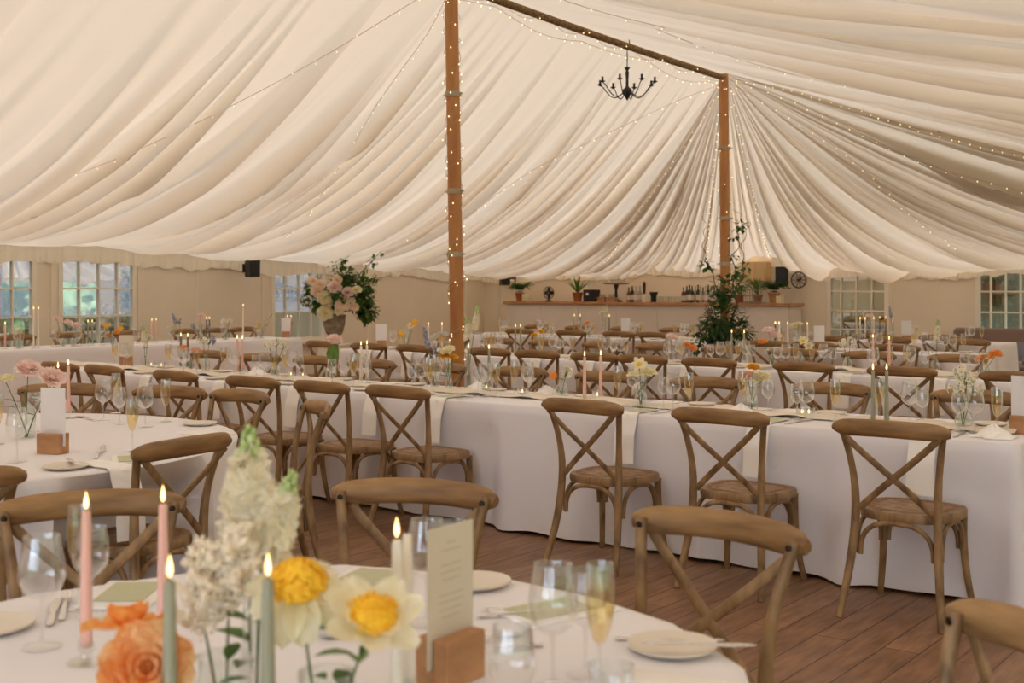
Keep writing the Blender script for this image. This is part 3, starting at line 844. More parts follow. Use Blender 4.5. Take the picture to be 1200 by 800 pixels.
def make_tealight():
    t = empty('tealight')
    lathe_obj('glass_cup', [(.001, .002), (.026, .002), (.030, .008), (.033, .05), (.0335, .05), (.0305, .006), (.027, 0), (.001, 0)], M_GLASS, t, 18)
    lathe_obj('wax', [(.001, .004), (.019, .004), (.019, .016), (.001, .016)], M_WAXW, t, 14)
    lathe_obj('flame', [(.0005, .018), (.004, .023), (.0045, .028), (.002, .036), (.0004, .041)], M_FLAME, t, 8)
    return t
def make_candle(wax, h=.25, base=.03, lit=True):
    def mk():
        t = empty('taper_candle')
        lathe_obj('candle_holder', [(.001, 0), (.034, 0), (.034, .004), (.012, .010), (.010, .018), (.017, .024), (.017, .042), (.0155, .042), (.012, base-.002), (.001, base-.003)], M_VGLASS, t, 18)
        lathe_obj('wax_taper', [(.001, base), (.0112, base), (.0115, base+.01), (.0098, base+h*.6), (.0082, base+h-.004), (.006, base+h), (.001, base+h-.001)], wax, t, 14)
        lathe_obj('wick', [(.001, base+h-.002), (.001, base+h+.008)], M_WICK, t, 5, True)
        if lit: lathe_obj('flame', [(.0006, base+h+.004), (.0040, base+h+.010), (.0047, base+h+.015), (.0037, base+h+.023), (.0016, base+h+.031), (.0003, base+h+.037)], M_FLAME, t, 10)
        return t
    return mk
def make_menu(tall=True, cardm=None, lines=False):
    def mk():
        t = empty('menu_stand')
        bl = MB(); w_, d_, h_ = .055, .036, .085
        bl.box(-w_, w_, .004, d_, 0, h_, .002).box(-w_, w_, -d_, -.004, 0, h_, .002).box(-w_, w_, -.004, .004, 0, .03)
        part('wooden_block', bl, M_OAK, t, False)
        c = part('menu_card', MB().box(-.064, .064, -.001, .001, .032, .275), cardm or M_CARD, t, False)
        if lines:
            ln = MB(); rnd = random.Random(3)
            for i in range(11):
                if i in (2, 6): continue
                wd = rnd.uniform(.018, .036) if i else .014; z = .245-.013*i
                x = -wd
                while x < wd:
                    q = rnd.uniform(.003, .009); ln.box(x, min(wd, x+q), -.00135, -.00105, z, z+.0016); x += q+.0015
            part('printed_lines', ln, M_INK, c, False)
        return t
    return mk

def vase_prof(kind):
    return {'bottle': [(.001, .003), (.030, .003), (.032, .01), (.032, .075), (.026, .092), (.014, .108), (.013, .132), (.016, .138), (.0165, .138), (.0135, .131), (.0145, .107), (.034, .08), (.034, .006), (.030, 0), (.001, 0)],
            'bulb': [(.001, .003), (.020, .003), (.036, .02), (.041, .042), (.034, .065), (.016, .082), (.014, .10), (.018, .106), (.0185, .106), (.015, .10), (.036, .066), (.043, .042), (.037, .018), (.02, 0), (.001, 0)],
            'fluted': [(.001, .003), (.030, .003), (.030, .02), (.022, .07), (.016, .11), (.020, .145), (.0205, .145), (.017, .11), (.023, .07), (.032, .02), (.031, 0), (.001, 0)],
            'tall': [(.001, .003), (.022, .003), (.024, .02), (.017, .12), (.014, .20), (.017, .235), (.0175, .235), (.015, .20), (.018, .12), (.0255, .02), (.023, 0), (.001, 0)],
            'jar': [(.001, .003), (.040, .003), (.042, .01), (.044, .10), (.038, .125), (.040, .145), (.041, .145), (.0395, .125), (.046, .10), (.044, .006), (.04, 0), (.001, 0)]}[kind]
def make_vase(kind):
    def mk():
        t = empty('bud_vase'); pr = vase_prof(kind)
        lathe_obj('glass_body', pr, M_VGLASS, t, 20)
        half = [(max(.001, r-.002), z+.002) for r, z in pr[:len(pr)//2] if z < .062]
        half.append((.001, half[-1][1]+.0005)); lathe_obj('water', half, M_WATER, t, 16)
        return t
    return mk
# --- petals and blooms (local: bloom at origin looking +z)
def petal(mb, L, W, cup, open_, az, twist=0, ruff=.0, z0=0, r0=.004, n=6, sd=0, tip=0):
    ca, sa = math.cos(az), math.sin(az)
    def fn(a, b):
        x = (a-.5)*2; s_ = b
        wd = W*math.sin(PI*min(1, .12+s_*.80))**.7
        ang = open_-cup*s_      # angle from vertical
        # integrate simple arc
        rr = r0; zz = z0; m = 6
        for i in range(m):
            q = s_*(i+.5)/m; an = open_+cup*(q-.5)+tip*max(0, q-.62)*3; rr += L*s_/m*math.sin(an); zz += L*s_/m*math.cos(an)
        y = x*wd; rr2 = rr-.35*wd*x*x*math.cos(open_); zz += ruff*math.sin(x*5+sd)*s_*s_+.25*wd*x*x*math.sin(open_)
        return (ca*rr2-sa*y, sa*rr2+ca*y, zz)
    mb.grid(fn, 7, n)
def bl_rose(m, r=.045, seed=1, layers=5):
    def mk(par):
        mb = MB(); rnd = random.Random(seed)
        for l_ in range(layers):
            k = 3+l_; q = l_/(layers-1)
            for i in range(k):
                petal(mb, r*(.52+.66*q), r*(.34+.36*q), .1-.9*q, .06+1.2*q, 2*PI*i/k+l_*.7+rnd.uniform(-.15, .15), ruff=r*(.03+.09*q), r0=r*.04+r*.20*q, z0=r*.12*(1-q), sd=rnd.uniform(0, 6), n=8, tip=.25+.75*q)
        mb.lathe([(.001, -r*.1), (r*.22, 0), (r*.20, r*.12), (r*.06, r*.36), (.001, r*.38)], 10)
        part('bloom', mb, m, par)
    return mk
def bl_peony(m, r=.05, seed=2):
    def mk(par):
        mb = MB(); rnd = random.Random(seed)
        for l_ in range(6):
            k = 5+l_; q = l_/5
            for i in range(k):
                petal(mb, r*(.6+.55*q), r*(.25+.22*q), -.4*q, .15+1.25*q+rnd.uniform(-.1, .1), 2*PI*i/k+l_*.5+rnd.uniform(-.2, .2), ruff=r*.12, r0=r*.06, sd=rnd.uniform(0, 6))
        part('bloom', mb, m, par)
    return mk
def bl_daffodil(mp, mc, r=.04, seed=3, big=False):
    def mk(par):
        mb = MB(); rnd = random.Random(seed); k = 7 if big else 6
        for i in range(k):
            petal(mb, r*1.15, r*.42, -.5 if big else -.25, 1.25+rnd.uniform(-.12, .2), 2*PI*i/k+rnd.uniform(-.1, .1), ruff=r*.06, r0=r*.12, sd=rnd.uniform(0, 6))
        if big:
            for i in range(4): petal(mb, r*.8, r*.38, -.2, 1.0+rnd.uniform(-.1, .2), 2*PI*i/4+.4, ruff=r*.06, r0=r*.12, sd=rnd.uniform(0, 6))
        part('petals', mb, mp, par)
        c = MB(); cr = r*.56 if big else r*.36
        c.lathe([(.001, .0), (cr*.7, .0), (cr*.95, cr*.35), (cr*.75, cr*.75), (cr*.3, cr*.9), (.001, cr*.92)], 14)
        for i in range(150 if big else 30):
            a = rnd.uniform(0, 2*PI); q = math.sqrt(rnd.random()); rr = cr*q; z = cr*(.92-.55*q*q)
            d = Vector((math.cos(a)*q*.8, math.sin(a)*q*.8, 1)).normalized()*cr*rnd.uniform(.18, .34)
            p = Vector((rr*math.cos(a), rr*math.sin(a), z-.1*cr)); c.tube([p, p+d*.7, p+d], [cr*.035, cr*.05, cr*.07], 5)
        part('yellow_centre', c, mc, par)
    return mk
def bl_droop(mp, mc, r=.06, seed=22):
    def mk(par):
        mb = MB(); rnd = random.Random(seed)
        for i in range(9): petal(mb, r*rnd.uniform(1.1, 1.35), r*.48, .7, rnd.uniform(1.7, 2.3), 2*PI*i/9+rnd.uniform(-.15, .15), ruff=r*.08, r0=r*.16, sd=rnd.uniform(0, 6))
        part('petals', mb, mp, par)
        c = MB(); cr = r*.62
        c.lathe([(.001, -.004), (cr*.75, 0), (cr, cr*.4), (cr*.85, cr*.8), (cr*.4, cr*1.05), (.001, cr*1.1)], 14)
        for i in range(260):
            a = rnd.uniform(0, 2*PI); ph = rnd.uniform(.05, 1.5); d = Vector((math.cos(a)*math.sin(ph), math.sin(a)*math.sin(ph), math.cos(ph)))
            p = Vector((d.x*cr*.85, d.y*cr*.85, cr*.35+d.z*cr*.6)); c.tube([p, p+d*cr*.22, p+d*cr*.38], [cr*.05, cr*.08, cr*.10], 5)
        part('yellow_centre', c, mc, par)
    return mk
def bl_tulip(m, r=.025):
    def mk(par):
        mb = MB()
        for i in range(6): petal(mb, r*2.3, r*.95, -.95, .18, 2*PI*i/6, r0=r*.25)
        part('bloom', mb, m, par)
    return mk
def bl_cluster(m, seed=4, n=12, spread=.035):
    def mk(par):
        mb = MB(); rnd = random.Random(seed); cc = MB()
        for i in range(n):
            d = Vector((rnd.uniform(-1, 1), rnd.uniform(-1, 1), rnd.uniform(-.4, .9))).normalized()
            f = MB()
            for j in range(5): petal(f, .015, .0065, -.3, 1.25, 2*PI*j/5, r0=.001, n=3)
            mx = Matrix.Translation(d*spread) @ d.to_track_quat('Z', 'Y').to_matrix().to_4x4()
            mb.merge(f, mx); cc.ball(d*(spread+.002), .003, 5, 4)
            cc.tube([(0, 0, -spread), d*spread*.5, d*spread], .0009, 4)
        part('blossoms', mb, m, par); part('blossom_stalks', cc, M_LEAFP, par)
    return mk
def bl_spire(m, L=.13, r=.026, seed=5, n=42, fl=.018, bud=True):
    """stock or delphinium spike; grows up from origin"""
    def mk(par):
        mb = MB(); rnd = random.Random(seed); gb = MB()
        for i in range(n):
            t = i/n; z = L*t; a = i*2.4+rnd.uniform(-.3, .3); k = 1-.55*t**2
            d = Vector((math.cos(a), math.sin(a), .25+.5*t)).normalized()
            f = MB()
            for ly, (cnt, op, sc) in enumerate(((5, 1.2, 1), (4, .55, .7))):
                for j in range(cnt): petal(f, fl*k*sc, fl*.48*k*sc, -.5, op, 2*PI*j/cnt+ly*.6+a, ruff=fl*.14, r0=.001, n=4, sd=rnd.uniform(0, 6))
            d = (d+Vector((rnd.uniform(-.4, .4), rnd.uniform(-.4, .4), rnd.uniform(-.4, .4)))).normalized(); fl_ = rnd.uniform(.85, 1.15)
            mx = Matrix.Translation(Vector((0, 0, z))+d*r*k*rnd.uniform(.35, .6)) @ d.to_track_quat('Z', 'Y').to_matrix().to_4x4()
            mb.merge(f, mx)
        if bud:
            for i in range(12):
                t = i/12; a = i*2.4; rr = .013*(1-t*.6); gb.ball((rr*math.cos(a), rr*math.sin(a), L+.045*t), .0085*(1-.5*t), 7, 6, 1.3)
            gb.tube([(0, 0, 0), (0, 0, L+.045)], .003, 5); part('buds', gb, M_BUD, par)
        part('blossoms', mb, m, par)
    return mk
def bl_plume(m, L=.13, r=.055, seed=6, n=260):
    def mk(par):
        mb = MB(); rnd = random.Random(seed); st = MB()
        for b in range(16):
            t = b/16; z = L*t; a = b*2.4; ln = r*(1-t)*1.15+.01
            tip = Vector((math.cos(a)*ln, math.sin(a)*ln, z+ln*.75)); st.tube([(0, 0, z), tip], .0008, 4)
            for i in range(int(120*(1-t)+50)):
                q = rnd.uniform(.1, 1); c = Vector((0, 0, z)).lerp(tip, q)+Vector((rnd.gauss(0, 1), rnd.gauss(0, 1), rnd.gauss(0, 1)))*.0065*(1.3-q)
                s_ = rnd.uniform(.0016, .0034); mb.ball(c, s_, 5, 4, 1.3)
        part('plume', mb, m, par); part('plume_stalks', st, M_STEM, par)
    return mk
def leaf_mesh(mb, p, d, L, W, up=Vector((0, 0, 1)), bend=.3):
    d = d.normalized(); s_ = d.cross(up)
    s_ = s_.normalized() if s_.length > .01 else Vector((1, 0, 0))
    n_ = s_.cross(d)
    vs = []
    for i, (t, wd) in enumerate(((0, .08), (.25, .8), (.5, 1), (.75, .7), (1, .03))):
        c = p+d*(L*t)-n_*(bend*L*t*t)
        vs += [c-s_*(W*wd)+n_*(W*.25*wd), c, c+s_*(W*wd)+n_*(W*.25*wd)]
    fs = []
    for i in range(4):
        a = i*3; fs += [(a, a+1, a+4, a+3), (a+1, a+2, a+5, a+4)]
    mb.add(vs, fs)
BLOOMS = {
    'rose_blush': bl_rose(M_BLUSHP, .038, 15), 'rose_peach': bl_rose(M_PEACH, .038), 'rose_orange': bl_rose(M_ORANGE, .034, 7), 'rose_yellow': bl_rose(M_YELP, .03, 8), 'rose_cream': bl_rose(M_CREAM, .04, 9),
    'peony_pink': bl_peony(M_PINK, .055), 'peony_orange': bl_peony(M_ORANGE, .04, 12), 'daffodil': bl_daffodil(M_CREAM, M_YEL, .04), 'daffodil_yellow': bl_daffodil(M_YELP, M_YEL, .036, 5),
    'tulip': bl_tulip(M_ORANGE), 'cluster': bl_cluster(M_WHITE, 4, 16, .036), 'cluster_lilac': bl_cluster(M_LILAC, 9, 18, .045),
    'stock': bl_spire(M_WHITE, .12, .030, 5, 24, .022), 'delphinium': bl_spire(M_LILAC, .15, .022, 6, 22, .016, False),
    'big_daffodil': bl_daffodil(M_CREAM, M_YEL, .062, 21, True), 'big_droop': bl_droop(M_CREAM, M_YEL, .058), 'poppy': bl_rose(M_ORANGE, .046, 33, 3), 'big_rose': bl_rose(mat('peach_rose_petal', srgb(255, 220, 168), .6, 'petal', c2=srgb(250, 176, 104), scale=22), .052, 36, 6),
    'plume': bl_plume(M_BLUSH, .13, .045), 'big_stock': bl_spire(M_WHITE, .165, .056, 15, 25, .037)}
NAMES = {'rose': 'rose', 'peony': 'peony', 'daffodil': 'daffodil', 'tulip': 'tulip', 'cluster': 'blossom_sprig', 'stock': 'stock_flower', 'delphinium': 'delphinium', 'big': 'flower', 'poppy': 'poppy', 'plume': 'astilbe'}
DESC = {'rose_peach': 'peach rose', 'rose_orange': 'orange rose', 'rose_yellow': 'small yellow rose', 'rose_cream': 'cream rose', 'peony_pink': 'pink peony', 'peony_orange': 'bright orange ruffled flower',
        'daffodil': 'cream daffodil with yellow centre', 'daffodil_yellow': 'yellow daffodil', 'tulip': 'orange tulip', 'cluster': 'white blossom cluster', 'cluster_lilac': 'lilac blossom cloud',
        'stock': 'white stock spike', 'delphinium': 'lilac delphinium spike'}
def flower(kind, base, top, face=None, label=None, where=None, leaves=0, cat='flower', group=None, leafm=None, lean=None, scale=1, leafL=.05):
    """stem from base point (inside the vase) up to the bloom at top"""
    base = Vector(base); top = Vector(top)
    nm = 'peony' if kind == 'big_droop' else 'rose' if kind.startswith(('rose', 'big_rose')) else 'daffodil' if 'daffodil' in kind else 'stock_flower' if 'stock' in kind else NAMES.get(kind.split('_')[0], 'flower')
    root = empty(nm, base)
    d = top-base; mid = d*.5+Vector((d.x*-.12, d.y*-.12, 0))
    pth = bez([(0, 0, 0), mid, d], 8)
    part('stem', MB().tube(pth, [.0026-.0008*i/8 for i in range(9)], 6), M_STEM, root)
    key = 'bloom_'+kind
    if key not in PROTO:
        e = empty('bloom_tmp'); BLOOMS[kind](e); PROTO[key] = [(c.name.split('.')[0], c.data) for c in e.children]
        for c in list(e.children): bpy.data.objects.remove(c)
        bpy.data.objects.remove(e)
    if face is None:
        face = (pth[-1]-pth[-2]) if 'stock' in kind or kind in ('delphinium', 'plume') else Vector((d.x, d.y, 0)).normalized()*.4+Vector((0, 0, 1))
    q = Vector(face).normalized().to_track_quat('Z', 'Y')
    for n_, me in PROTO[key]:
        o = mkobj(n_, me, root, d); o.rotation_euler = q.to_euler(); o.scale = (scale,)*3
    rnd = random.Random(int(base.x*1000) % 97+leaves)
    for i in range(leaves):
        t = rnd.uniform(.45, .9); p = pth[int(t*8)]; a = rnd.uniform(0, 2*PI)
        mb = MB(); leaf_mesh(mb, p, Vector((math.cos(a), math.sin(a), .5)), leafL*rnd.uniform(.8, 1.2), leafL*.26); part('leaf', mb, leafm or M_LEAF, root)
    if label: tag(root, label, cat, group)
    elif where: reg(root, DESC[kind], where, cat, group or 'flowers on the tables', top)
    return root

# ------------------------------------------------------------------ chairs at the tables
GA = 'cross-back chairs around the long middle table'
wA = 'of long middle table'
for (px, py) in ((1041, 500), (853, 483), (689, 472), (462, 457), (384, 450), (308, 444), (219, 437), (144, 430), (80, 427)):
    p = at_z(px, py, .855); chair((p.x, RA.pt(p.x, -.60).y+random.uniform(-.02, .02)), (random.uniform(-.05, .05), 1), 'wooden cross-back chair', wA, 'on near side', GA)
for x in (-1.98, -2.82, -3.66, -4.45, -5.2, -5.95, -6.7, -7.4, -8.1, -8.85):
    chair((x, RA.pt(x, RA.w+.47).y+random.uniform(-.03, .03)), (random.uniform(-.06, .06), -1), 'wooden cross-back chair', wA, 'facing camera at far side', GA)
GB = 'cross-back chairs around the second long table'; wB = 'of second long table'
for (px, py) in ((1184, 441), (1051, 434), (939, 428), (827, 423), (753, 419), (690, 417), (634, 413), (586, 410), (498, 406), (456, 403), (412, 400)):
    p = at_z(px, py, .855); chair((p.x, RB.pt(p.x, -.60).y), (random.uniform(-.05, .05), 1), 'wooden cross-back chair', wB, 'on near side', GB)
for x in (-2.4, -3.2, -4.0, -4.75, -5.5, -6.3, -7.0, -7.75, -8.5, -9.2):
    chair((x, RB.pt(x, RB.w+.52).y), (random.uniform(-.08, .08), -1), 'wooden cross-back chair', wB, 'at far side', GB)
GC = 'cross-back chairs around the far tables'; wC = 'of far table before the bar'
for (px, py) in ((747, 389), (683, 388), (632, 386), (790, 390)):
    p = at_z(px, py, .855); chair((p.x, 13.5), (random.uniform(-.05, .05), 1), 'small distant cross-back chair', wC, 'on near side', GC)
for x in (-11.2, -10.4, -9.55, -8.7, -7.8):
    chair((x, 15.35), (random.uniform(-.1, .1), -1), 'small distant cross-back chair', wC, 'on bar side', GC)
for x in (-4.3, -5.2, -5.75): chair((x, RC2.pt(x, -.5).y), (0, 1), 'small distant cross-back chair', 'of far table right of bush', 'on near side', GC)
for x in (-4.1, -5.0, -5.8): chair((x, RC2.pt(x, 1.33).y), (0, -1), 'small distant cross-back chair', 'of far table right of bush', 'on far side', GC)
for x in (-4.75, -5.6): chair((x, 14.85), (0, 1), 'dark distant cross-back chair', 'of small far table by grid window', 'before', GC)
GLw = 'cross-back chairs at the left wall table'
for (px) in (18, 78, 150, 215, 250, 283):
    p = at_x(px, 400, -13.95); chair((p.x, p.y), (1, 0), 'cross-back chair', 'of left wall table', 'on window side', GLw)
def ring(c, rr, deg, lab, group, jit=0):
    a = math.radians(deg); p = (c.x+rr*math.cos(a), c.y+rr*math.sin(a)); o = chair(p, (c.x-p[0], c.y-p[1]), 'x', 'x', 'x', group)
    REG.pop(); tag(o, lab, 'chair', group); return o
GR = 'cross-back chairs around the left round table'
ring(CL, 1.55, 7.5, 'cross-back chair with its back to camera at right edge of left round table', GR)
ring(CL, 1.75, 59, 'cross-back chair seen edge-on right of the left round table', GR)
ring(CL, 1.73, 89, 'cross-back chair facing camera behind the plates of left round table', GR)
ring(CL, 1.72, 107, 'cross-back chair behind the wine glasses at far side of left round table', GR)
ring(CL, 1.80, 131, 'cross-back chair behind the pink candle and white card, left round table', GR)
ring(CL, 1.78, -27, 'cross-back chair cut by the left picture edge, beside left round table', GR)
GF = 'cross-back chairs around the foreground table'
def fch(px, py, target, lab):
    p = at_z(px, py, .868); o = chair((p.x, p.y), (target[0]-p.x, target[1]-p.y), 'x', 'x', 'x', GF); REG.pop(); tag(o, lab, 'chair', GF)
fch(105, 581, (-1.5, 1.0), 'large near cross-back chair at left, behind the pink candles')
fch(490, 567, (-1.5, .6), 'large near cross-back chair in lower middle, behind the twin wine glasses')
fch(851, 606, (-1.55, 1.0), 'large near cross-back chair right of the champagne flute, turned away')
p = Vector((-.49, 2.17)); o = chair((p.x, p.y), (-1.5-p.x, 1.0-p.y), 'x', 'x', 'x', GF); REG.pop(); tag(o, 'cross-back chair cut off at the lower right picture corner', 'chair', GF)

lay_cloths()
# ------------------------------------------------------------------ place settings along a row
rs = random.Random(11)
def setting(R, x, far, where, rich=True, drape=True):
    """things in front of one sitter; far = on the far side"""
    rz = R.rot+(PI if far else 0); sg = -1 if far else 1
    def P(du, dv, z=ZTAB):  # du to sitter's right, dv from edge inward
        return R.pt(x+sg*du, (R.w-dv) if far else dv, z)
    sd = 'far side' if far else 'near side'
    if drape and not far:
        o = use('napkin_drape', make_napkin_drape, P(0, 0), rz); reg(o, 'cream napkin hanging over table edge', 'of '+where, 'napkin', 'napkins at '+where, P(0, 0), '')
    elif rich:
        o = use('napkin_flat', make_napkin_flat, P(0, .14), rz+rs.uniform(-.1, .1)); reg(o, 'folded cream napkin', 'of '+where, 'napkin', 'napkins at '+where, P(0, .16), 'on '+sd)
    o = use('plate', make_plate, P(-.25+rs.uniform(-.02, .02), .12), 0); reg(o, 'round side plate', 'of '+where, 'plate', 'side plates at '+where, None, 'on '+sd)
    if rich:
        z = ZTAB+.012 if not far else ZTAB+.008
        if not far:
            o = use('sage', make_place_card, P(0, .11, ZTAB+.008), rz); reg(o, 'sage menu card', 'of '+where, 'menu card', 'sage cards at '+where, None, 'on '+sd)
        o = use('fork', make_fork, P(-.13, .03), rz+rs.uniform(-.08, .08)); reg(o, 'silver fork', 'of '+where, 'fork', 'forks at '+where, None, 'on '+sd)
        o = use('knife', make_knife, P(.125, .02), rz+rs.uniform(-.08, .08)); reg(o, 'silver table knife', 'of '+where, 'knife', 'knives at '+where, None, 'on '+sd)
    o = use('goblet', make_goblet, P(.15+rs.uniform(-.03, .03), .26+rs.uniform(-.02, .02)), 0); reg(o, 'large wine glass', 'of '+where, 'wine glass', 'wine glasses at '+where, None, 'on '+sd)
    if True:
        o = use('goblet_s', make_small_goblet, P(.06+rs.uniform(-.02, .02), .30+rs.uniform(-.02, .02)), 0); reg(o, 'smaller wine glass', 'of '+where, 'wine glass', 'wine glasses at '+where, None, 'on '+sd)
    o = use('flute', make_flute, P(.24+rs.uniform(-.03, .03), .29+rs.uniform(-.03, .02)), 0); reg(o, 'filled champagne flute', 'of '+where, 'champagne flute', 'champagne flutes at '+where, None, 'on '+sd)
WA, WB, WC, WC2, WD, WL = 'middle table', 'second long table', 'far bar-side table', 'far table right of bush', 'small far table', 'left wall table'
for (px, py) in ((1062, 519), (884, 499), (729, 487), (507, 469), (434, 463), (350, 455), (262, 448), (180, 441)):
    p = at_z(px, py, .75); setting(RA, p.x, False, WA)
for x in (-2.0, -2.85, -3.68, -4.5, -5.25, -6.0, -6.75, -7.45, -8.2, -8.95): setting(RA, x, True, WA)
for x in (-2.95, -3.72, -4.55, -5.2, -5.7, -6.3, -6.95, -8.05, -8.75, -9.4): setting(RB, x, False, WB, True)
for x in (-3.2, -4.0, -4.75, -5.5, -6.3, -7.0, -7.75, -8.5, -9.2): setting(RB, x, True, WB, False)
for x in (-8.1, -8.9, -9.7, -10.5, -11.2): setting(RC, x, False, WC, False, False); setting(RC, x+.1, True, WC, False)
for x in (-4.1, -4.9, -5.7): setting(RC2, x, False, WC2, False, False); setting(RC2, x-.1, True, WC2, False)
for x in (-4.7, -5.5): setting(RD, x, False, WD, False, False)
for px in (20, 62, 92, 120, 160, 200, 232, 262, 300, 340):
    p = at_x(px, 402, LX1-.35)
    o = use('goblet', make_goblet, (p.x, p.y, ZTAB), 0); reg(o, 'wine glass', 'on '+WL, 'wine glass', 'wine glasses on '+WL)
    o = use('flute', make_flute, (p.x-.1, p.y+.12, ZTAB), 0); reg(o, 'champagne flute', 'on '+WL, 'champagne flute', 'flutes on '+WL)

# gauze runners
def runner(R, xa, xb, label, wd=.17, dv=0):
    mid = R.w/2+dv; n = int((xb-xa)/.03)
    rnd = random.Random(int(-xa*10))
    def fn(a, b):
        x = xa+(xb-xa)*a; c = .05*mnoise.noise((x*1.1, 0, 5)); v = (b-.5)*wd*(1+.25*mnoise.noise((x*2.3, b, 2)))
        h = .006+.032*max(0, mnoise.noise((x*5, b*4, 8)))+.022*max(0, math.sin(b*PI))*(.5+mnoise.noise((x*2.2, b*9, 1)))
        return R.pt(x, mid+c+v, ZTAB+max(.002, h))
    o = mkobj('table_runner', MB().grid(fn, n, 15).mesh('table_runner', M_RUN)); tag(o, label, 'table runner')
runner(RA, -9.9, -1.55, 'crumpled cream gauze runner along the middle table')
runner(RB, -9.7, -1.3, 'crumpled cream gauze runner along the second long table')
runner(RC, -11.5, -7.4, 'cream gauze runner on far table before the bar')

# ------------------------------------------------------------------ candles
ROWS = {}
def snap(p, where):
    R_ = ROWS.get(where)
    if not R_: return p
    R_, x0, x1 = R_
    for _ in range(2):
        v = (p.y-(R_.y0+(p.x-R_.x0)*math.tan(R_.rot)))*math.cos(R_.rot)
        lo, hi = .14, R_.w-.14
        if lo <= v <= hi: break
        tv = max(lo, min(hi, v)); k = (p.y+(tv-v))/p.y
        p = Vector((p.x*k, p.y*k, p.z))
    p.x = max(x0+.06, min(x1-.06, p.x)); return p
ROWS.update({'middle table': (RA, -10.1, -1.45), 'second long table': (RB, -9.9, -1.2), 'far bar-side table': (RC, -11.6, -7.3), 'far table right of bush': (RC2, -6.0, -3.7), 'small far table': (RD, -6.1, -4.2)})
def put_candle(px, pytop, wax, where, h=.25, base=.03, on=None, zt=None, desc=None, label=None):
    z = (ZTAB+h+base); p = snap(at_z(px, pytop, z), where) if on is None else on
    key = 'candle%s%.2f' % (wax.name, h)
    o = use(key, make_candle(wax, h, base), (p.x, p.y, ZTAB), rs.uniform(0, 6))
    d = {'pink_wax': 'pink taper candle', 'sage_wax': 'sage green taper candle', 'ivory_wax': 'ivory taper candle', 'taupe_wax': 'dark taupe taper candle'}[wax.name]
    if desc: d = desc+' '+d
    if label: tag(o, label, 'candle', 'taper candles')
    else: reg(o, d, 'on '+where, 'candle', 'taper candles on '+where)
    return p
for px, py, m_, wh in ((1023, 434, M_WAXG, WA), (1039, 434, M_WAXG, WA), (685, 418, M_WAXP, WA), (704, 417, M_WAXP, WA), (549, 406, M_WAXG, WA), (573, 404, M_WAXG, WA),
                       (423, 405, M_WAXW, WA), (430, 404, M_WAXW, WA), (278, 394, M_WAXP, WA), (284, 393, M_WAXP, WA), (212, 389, M_WAXD, WA), (220, 389, M_WAXD, WA),
                       (502, 381, M_WAXW, WB), (518, 381, M_WAXW, WB), (604, 380, M_WAXG, WB), (610, 381, M_WAXG, WB), (857.5, 390, M_WAXG, WB), (872, 390, M_WAXG, WB),
                       (1023, 396, M_WAXP, WB), (1042, 400, M_WAXP, WB), (673, 370, M_WAXG, WC), (680, 370, M_WAXG, WC), (714, 370, M_WAXD, WC),
                       (887, 382, M_WAXD, WC2), (899, 382, M_WAXD, WC2), (913, 383, M_WAXW, WC2), (923, 383, M_WAXW, WC2), (946, 385, M_WAXW, WC2),
                       (1008, 376, M_WAXW, WD), (1014, 375, M_WAXW, WD), (1024, 374, M_WAXW, WD), (1031, 373, M_WAXD, WD), (1038, 373, M_WAXD, WD)):
    put_candle(px, py, m_, wh)
for px, m_, h in ((6, M_WAXP, .25), (39.5, M_WAXW, .42), (45, M_WAXW, .42), (103, M_WAXG, .25), (108, M_WAXG, .25), (178, M_WAXP, .25), (183, M_WAXP, .25), (242, M_WAXD, .25), (245.5, M_WAXD, .25), (285, M_WAXW, .42), (337, M_WAXP, .25), (341, M_WAXP, .25)):
    put_candle(px, 0, m_, WL, h=h, on=at_x(px, 400, LX1-.25 if h > .3 else LX1-.4), desc='tall' if h > .3 else None)
for px, py, wh in ((612, 463, WA), (940, 488, WA), (948, 488, WA), (177, 424, WA), (189, 424, WA), (341, 440, WA), (355, 438, WA), (570, 452, WA), (671, 418, WB), (678, 418, WB), (700, 462, WA)):
    p = snap(at_z(px, py, ZTAB), wh); o = use('tealight', make_tealight, (p.x, p.y, ZTAB), 0); reg(o, 'lit tealight in a glass cup', 'on '+wh, 'tealight', 'tealights on '+wh)

# ------------------------------------------------------------------ bud vases with flowers on the rows
def vased(px, py, kind, where, blooms, zt=ZTAB, vlabel=None):
    p = snap(at_z(px, py, zt), where)
    o = use('vase_'+kind, make_vase(kind), (p.x, p.y, zt), 0)
    nice = {'bottle': 'clear bottle vase', 'bulb': 'round clear bud vase', 'fluted': 'fluted glass vase', 'tall': 'tall slim glass vase', 'jar': 'clear glass jar'}[kind]
    if vlabel: tag(o, vlabel, 'vase', 'glass vases')
    else: reg(o, nice, 'on '+where, 'vase', 'bud vases on '+where)
    s_ = F/proj(p)[2]
    for bk, bx_, by_, lv in blooms:
        # bloom at same depth as the vase
        d = at_d(bx_, by_, proj(p)[2]+rs.uniform(-.02, .02))
        lf = None
        face = None if bk in ('stock', 'delphinium', 'cluster', 'cluster_lilac', 'tulip') else (Vector((-p.x, -p.y, 0)).normalized()*(1.1 if 'daff' in bk else .45)+Vector((rs.uniform(-.3, .3), rs.uniform(-.3, .3), .8 if 'daff' in bk else 1)))
        flower(bk, (p.x+rs.uniform(-.006, .006), p.y+rs.uniform(-.006, .006), zt+.012), d, face, where='in vase on '+where, leaves=lv)
vased(1129, 503, 'bulb', WA, [('cluster', 1120, 455, 0), ('cluster', 1133, 444, 0), ('cluster', 1142, 455, 0), ('cluster', 1127, 436, 0)])
vased(881, 482, 'bottle', WA, [('rose_peach', 876, 441, 2), ('rose_yellow', 883, 431, 1), ('rose_cream', 893, 443, 0)])
